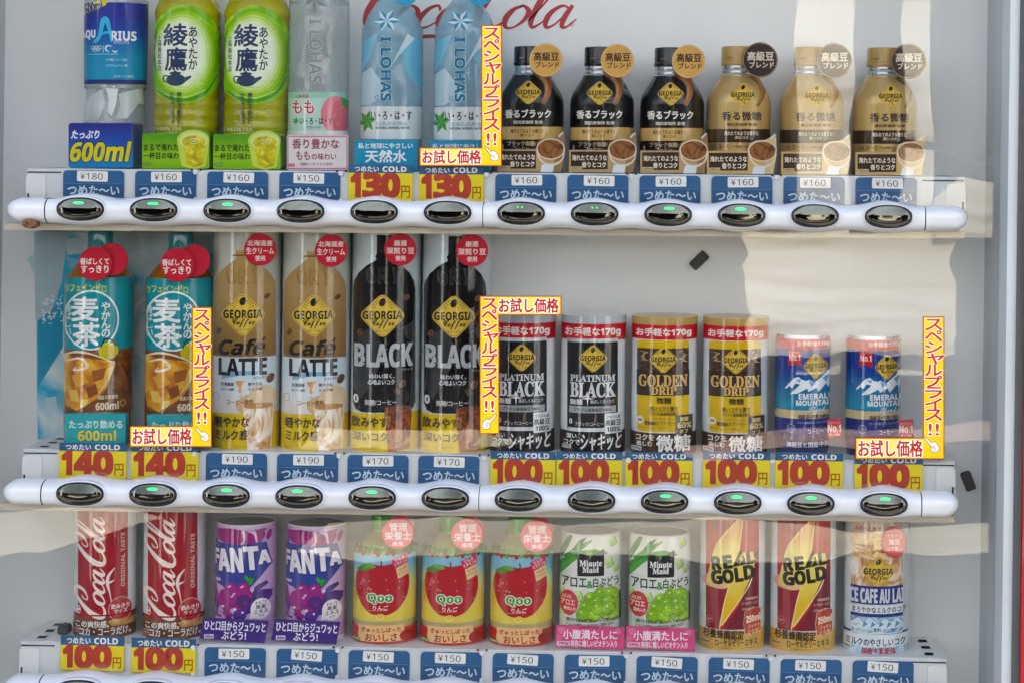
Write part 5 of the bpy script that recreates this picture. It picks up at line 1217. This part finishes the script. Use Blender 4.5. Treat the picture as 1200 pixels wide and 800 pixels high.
ob = m.build('promotion_card'); ob.location = o_; tag(ob, 'pale blue ice patterned card standing behind the barley tea bottles', 'promotion card')

# ------------------------------------------------------------------ price tags
YT = .0361
def tagobj(name, org): return empty(name, org)
def blue_tag(row, cx, ytop, price, label, lean=0.0):
    x, zt = at(cx, ytop, YT); hw, h = .0318, .0385
    org = (x, YT, zt-h); root = tag(empty('price_tag', org), label, 'price tag', 'blue price tags')
    root.rotation_euler = (0, ROWS[row]['tilt']*-1, 0)
    m = MB(); pts = rrect(-hw, 0, hw, h, .0045)
    m.prism([p for p in pts], 0, .0012, 'tag_blue', bev=.0003)
    m.build('plate', root)
    a = Art(800, 170, 1); k = FPX/(CAMD+YT)
    c, s_ = math.cos(ROLL), math.sin(ROLL)
    class L(Art):
        pass
    b = LocalArt(x, zt)
    b.rect(-.0300, .0138, .0305, .0392, 'tag_blue_dark'); b.rect(-.0300, .0138, .0305, .0141, '6ea3c4')
    b.text('つめた〜い', -.0268, .0158, .0270, .0256, 'tag_text', b=.00042)
    m = MB(); b.flat_local(m, h); m.build('lettering', root)
    st = empty_mesh_sticker(price, root, h, lean)
    return root
class LocalArt(Art):
    """artwork in metres on an upright sheet: x across, v down from the top edge"""
    def __init__(s, *_): s.it = []; s.k = 3000
    def text(s, t, x0, y0, x1, y1, mat, b=0, **kw):
        s.k = 1/.0003; return super().text(t, x0, y0, x1, y1, mat, b=b, **kw)
    def _fat_scale(s): return 1
    def flat_local(s, mb, h, off=.00008, y=0.0):
        hh = 0.0
        for lay in s.it:
            hh += 9e-6
            for j, (T, m_) in enumerate(lay):
                V = np.stack([T[..., 0], np.full(T.shape[:2], y-off-hh-j*3e-7), h-T[..., 1]], -1)
                f = np.cross(V[:, 1]-V[:, 0], V[:, 2]-V[:, 0])[:, 1] > 0
                V[f] = V[f][:, ::-1]; mb.add(V, np.tile(np.array([0, -1., 0]), (len(V), 3, 1)), m_)
_sticker = {}
def empty_mesh_sticker(price, root, h, lean):
    if price not in _sticker:
        m = MB(); m.prism(rrect(-.0160, -.0054, .0160, .0054, .0012), 0, .0003, 'sticker_white', bev=.0001)
        b = LocalArt(); b.text('¥', -.0125, .0022, -.0078, .0085, 'ink', b=.0); b.text(price, -.0062, .0020, .0108, .0086, 'ink', b=.0)
        b.flat_local(m, .0053, off=.00005); o = m.build('price_sticker'); _sticker[price] = o.data; bpy.data.objects.remove(o)
    o = link('price_sticker', _sticker[price], root); o.location = ((-.0010, .0012, .0004)[int(price)*7 % 3]+lean*.01, -.0009, h-.0062); o.rotation_euler = (0, lean, 0)
    return o
def yellow_card(row, x0, x1, ytop, ysplit, ybot, price, label, bright=True):
    yc = YT-.0012
    cx = (x0+x1)/2; A = at(cx, ytop, yc); B = at(cx, ysplit, yc); C_ = at(cx, ybot, yc); hw = (at(x1, ytop, yc)[0]-at(x0, ytop, yc)[0])/2
    org = (A[0], yc, C_[1]); H = A[1]-C_[1]; hs = A[1]-B[1]
    root = tag(empty('price_card', org), label, 'price card', 'yellow price cards'); root.rotation_euler = (0, ROWS[row]['tilt']*-1+(rng.random()-.5)*.012, 0)
    m = MB(); m.prism([(-hw, .0015), (-hw+.0015, 0), (hw-.0015, 0), (hw, .0015), (hw, H-hs-.0001), (-hw, H-hs-.0001)], 0, .0008, 'price_yellow', bev=.0003)
    b = LocalArt(); y0 = hs+.0007; y1 = min(H-.004, hs+.0245)
    d = {'1': (.045, .205), '3': (.21, .49), '4': (.21, .49), '0': (.50, .795)}
    n = len(price); xs = -hw
    W = 2*hw
    cells = ((.045, .18), (.235, .505), (.52, .79))
    for ch, (c0, c1) in zip(price, cells): b.text(ch, xs+c0*W, y0, xs+c1*W, y1, 'price_red', b=.0013 if ch == '1' else .0015, heavy=True)
    b.text('円', xs+.825*W, y0+(y1-y0)*.52, xs+.955*W, y1+.0008, 'a86a1c', b=.0003)
    b.flat_local(m, H); m.build('price_panel', root)
    m = MB(); m.prism([(-hw, H-hs), (hw, H-hs), (hw, H), (-hw, H)], -.0004, .0008, 'header_blue', bev=.0002)
    b = LocalArt(); b.text('つめたい', xs+.10*W, hs*.18, xs+.47*W, hs*.86, 'paper_white', b=.00028); b.text('COLD', xs+.53*W, hs*.18, xs+.90*W, hs*.84, 'paper_white', b=.0004)
    b.flat_local(m, H, y=-.0004); m.build('header_strip', root)
    return root
u1 = lambda i: 109.8+84.45*i
S1 = ['under the blue sports drink', 'under the green tea next to the sports drink', 'under the green tea next to the peach water', 'under the clear peach water', '', '',
      'under the black coffee bottle by the yellow sticker', 'under the middle black coffee bottle of the top shelf', 'under the black coffee bottle next to the gold one',
      'under the gold coffee bottle next to the black one', 'under the middle gold coffee bottle', 'under the last gold coffee bottle']
for i in range(12):
    if i in (4, 5): continue
    p_ = '180' if i == 0 else '150' if i == 3 else '160'
    blue_tag(1, u1(i), 200+.0135*(u1(i)-110)-(u1(i)-110)*.0045, p_, 'blue %s yen tag %s' % (p_, S1[i]), lean=(rng.random()-.5)*.05)
yellow_card(1, 408.5, 484, 193.5, 203, 241, '130', 'yellow 130 yen card under the light blue water next to the peach water')
yellow_card(1, 491.6, 567.4, 195, 204.5, 242, '130', 'yellow 130 yen card under the light blue water next to the sticker')
S2 = {2: ('190', 'under the milk coffee by the vertical yellow sticker', 277), 3: ('190', 'under the milk coffee next to the black bottle', 360.5), 4: ('170', 'under the tall black coffee next to the milk coffee', 443), 5: ('170', 'under the tall black coffee next to the short cans', 526)}
for i, (p_, t_, cx) in S2.items(): blue_tag(2, cx, 530.5+(cx-277)*.0135, p_, 'blue %s yen tag %s' % (p_, t_), lean=(rng.random()-.5)*.04)
for x0, x1, p_, t_, yt in ((69.6, 148.5, '140', 'under the barley tea in full view', 518.5), (154, 233, '140', 'under the barley tea behind the sticker', 519.5), (575, 651, '100', 'under the black short can by the L shaped sticker', 528.5), (652.5, 729.5, '100', 'under the black short can next to the gold one', 529),
                       (733, 812, '100', 'under the gold short can next to the black one', 529.5), (824, 903, '100', 'under the gold short can next to the blue one', 529), (908.5, 988, '100', 'under the blue short can next to the gold one', 530), (1001.6, 1082, '100', 'under the blue short can by the rightmost sticker', 534)):
    yellow_card(2, x0, x1, yt, yt+9.3, yt+45, p_, 'yellow %s yen card %s' % (p_, t_))
for x0, x1, t_ in ((71, 145.5, 'under the red cola can at the left end'), (154, 229.5, 'under the red cola can next to the grape soda')):
    yellow_card(3, x0, x1, 744.5+(x0-71)*.035, 755.5+(x0-71)*.035, 785.5+(x0-71)*.03, '100', 'yellow 100 yen card '+t_)
S3 = ['', '', 'under the grape soda next to the cola', 'under the grape soda next to the apple juice', 'under the apple juice next to the grape soda', 'under the middle apple juice', 'under the apple juice next to the aloe can',
      'under the aloe can next to the apple juice', 'under the aloe can next to the energy drink', 'under the energy drink next to the aloe can', 'under the energy drink next to the milk coffee', 'under the iced milk coffee can']
for i in range(2, 12):
    cx = 1035-84.4*(11-i); blue_tag(3, cx, 758.5+(cx-280)*.0205, '150', 'blue 150 yen tag '+S3[i], lean=(.02, .05, -.01, .06, .03)[i % 5])

# ------------------------------------------------------------------ yellow price stickers on the glass
YS = .0274
def hand(a, x, y, s, flip=1):
    P = [(-.50, -.55), (-.40, -.62), (-.05, -.25), (.10, -.32), (.30, -.22), (.46, .0), (.50, .25), (.30, .42), (.05, .38), (-.12, .22), (-.02, .08), (-.18, -.12)]
    a.poly([(x+p*s*flip, y+q*s) for p, q in P], 'ece6de')
    for q in ((.0, .02, .2, .0), (.05, .14, .24, .12), (.12, .26, .26, .25)): a.stroke([(x+q[0]*s*flip, y+q[1]*s), (x+q[2]*s*flip, y+q[3]*s)], s*.035, '6a2a1c', 2)
    a.stroke([(x+p*s*flip, y+q*s) for p, q in P], s*.035, '6a2a1c', 2, True)
def sticker(crop, V, Hh, hp, label, hs=40, flip=1):
    a = Art(*crop); ox, oy, k = crop
    def o(px): return at(ox+px[0]/k, oy+px[1]/k, YS)
    (a0, b0, a1, b1), (c0, d0, c1, d1) = V, Hh
    # L outline
    if c0 < a0-5: pts = [(a0, b0), (a1, b0), (a1, d1), (c0, d1), (c0, d0), (a0, d0)]
    else: pts = [(a0, b0), (c1, d0), (c1, d1), (a1, d1), (a1, b1), (a0, b1)]
    q = [o(p) for p in pts]; org = (q[0][0], YS, min(z for _, z in q))
    m = MB(); m.prism([(x-org[0], z-org[2]) for x, z in q], 0, .0004, '9c2f1c', bev=.0001)
    f = .018*k*60/20
    e = .9*k; g = 2.3*k
    def band(d, mt):
        if c0 < a0-5: a.poly([(a0+d, b0+d), (a1-d, b0+d), (a1-d, d1-d), (c0+d, d1-d), (c0+d, d0+d), (a0+d, d0+d)], mt)
        else: a.poly([(a0+d, b0+d), (c1-d, d0+d), (c1-d, d1-d), (a1-d, d1-d), (a1-d, b1-d), (a0+d, b1-d)], mt)
    band(e*.75, 'c8502a'); band(e*1.25, 'price_yellow_s')
    if c0 < a0-5: vt = (a0+g*1.15, b0+g*1.3, a1-g*1.15, d0-g*.3); ht = (c0+g*1.5, d0+g*1.25, a0-g*.2, d1-g*1.25)
    else: vt = (a0+g*1.15, b0+g*1.3, a1-g*1.15, b1-g*1.2-(b1-b0)*.13); ht = (a1-g*.1, d0+g*1.25, c1-g*1.5, d1-g*1.25)
    a.rect(ht[0]-g*.5, ht[1]-g*.35, ht[2]+g*.3, ht[3]+g*.35, 'f6d77e', g)
    a.vtext('スペシャルプライス', vt[0], vt[1], vt[2], vt[1]+(vt[3]-vt[1])*.86, 'c23418' if not flip == 2 else 'c23418', b=.5*k, out=('fbf6ea', .7*k), gap=.02)
    a.text('!!', vt[0]+(vt[2]-vt[0])*.2, vt[1]+(vt[3]-vt[1])*.885, vt[2]-(vt[2]-vt[0])*.2, vt[1]+(vt[3]-vt[1])*.985, 'b8341c', b=.5*k, out=('fbf6ea', .8*k))
    a.text('お試し価格', ht[0], ht[1], ht[2], ht[3], 'b3261c', b=.45*k, out=('fbf6ea', 1.0*k))
    hand(a, hp[0], hp[1], hs, 1 if flip > 0 else -1)
    a.flat(m, YS, org, off=.00004)
    ob = m.build('price_sticker'); ob.location = org; tag(ob, label, 'sticker', 'yellow special price stickers')
col('price_yellow_s', 'f0c832', rough=.35)
sticker((500, 0, 2.857), (183, 85, 252, 557), (-24, 495, 252, 557), (218, 520), 'yellow L shaped price sticker hanging over the top shelf by the coffee bottles', 46)
sticker((40, 265, 2.963), (548, 282, 617, 765), (332, 692, 617, 765), (584, 726), 'yellow L shaped price sticker between the barley tea and milk coffee', 46)
sticker((560, 340, 3.9), (8, 27, 98, 655), (8, 27, 382, 115), (52, 606), 'yellow price sticker with its crossbar at the top by the short cans', 66, -1)
sticker((900, 370, 4.571), (830, 5, 945, 765), (468, 650, 945, 765), (878, 696), 'yellow L shaped price sticker at the far right beside the blue can', 80)

# ------------------------------------------------------------------ small loose things
def magnet(px, py, w_, h_, rot, label):
    x, z = at(px, py, .13); ob = MB(); s_ = (CAMD+.13)/FPX
    ob.prism(rrect(-w_*s_/2, -h_*s_/2, w_*s_/2, h_*s_/2, .0022), -.004, 0, 'magnet_black', bev=.0008); o = ob.build('magnet'); o.location = (x, .1348, z); o.rotation_euler = (0, rot, 0)
    tag(o, label, 'magnet', 'black magnets on the back panel')
magnet(819.5, 305.5, 23, 12, R_(-45), 'small black magnet on the bare back panel above the gold cans')
magnet(1135, 563.5, 12, 23, R_(-22), 'small black magnet on the back panel at the far right')
x, z = at(75.5, 741, .075); ob = MB()
ob.prism([(-.0062, .0012), (-.004, 0), (.004, 0), (.0062, .0018), (.0062, .007), (.0045, .0098), (-.002, .0104), (-.0058, .0078)], -.006, .006, 'magnet_black', bev=.001)
o = ob.build('black_cap'); o.location = (x, .075, zrow(3, 'shelf', x)+.0002); tag(o, 'small black faceted plug lying on the lowest shelf beside the cola can', 'plug')
bpy.data.objects.remove(_tob); bpy.data.scenes.remove(_tsc)
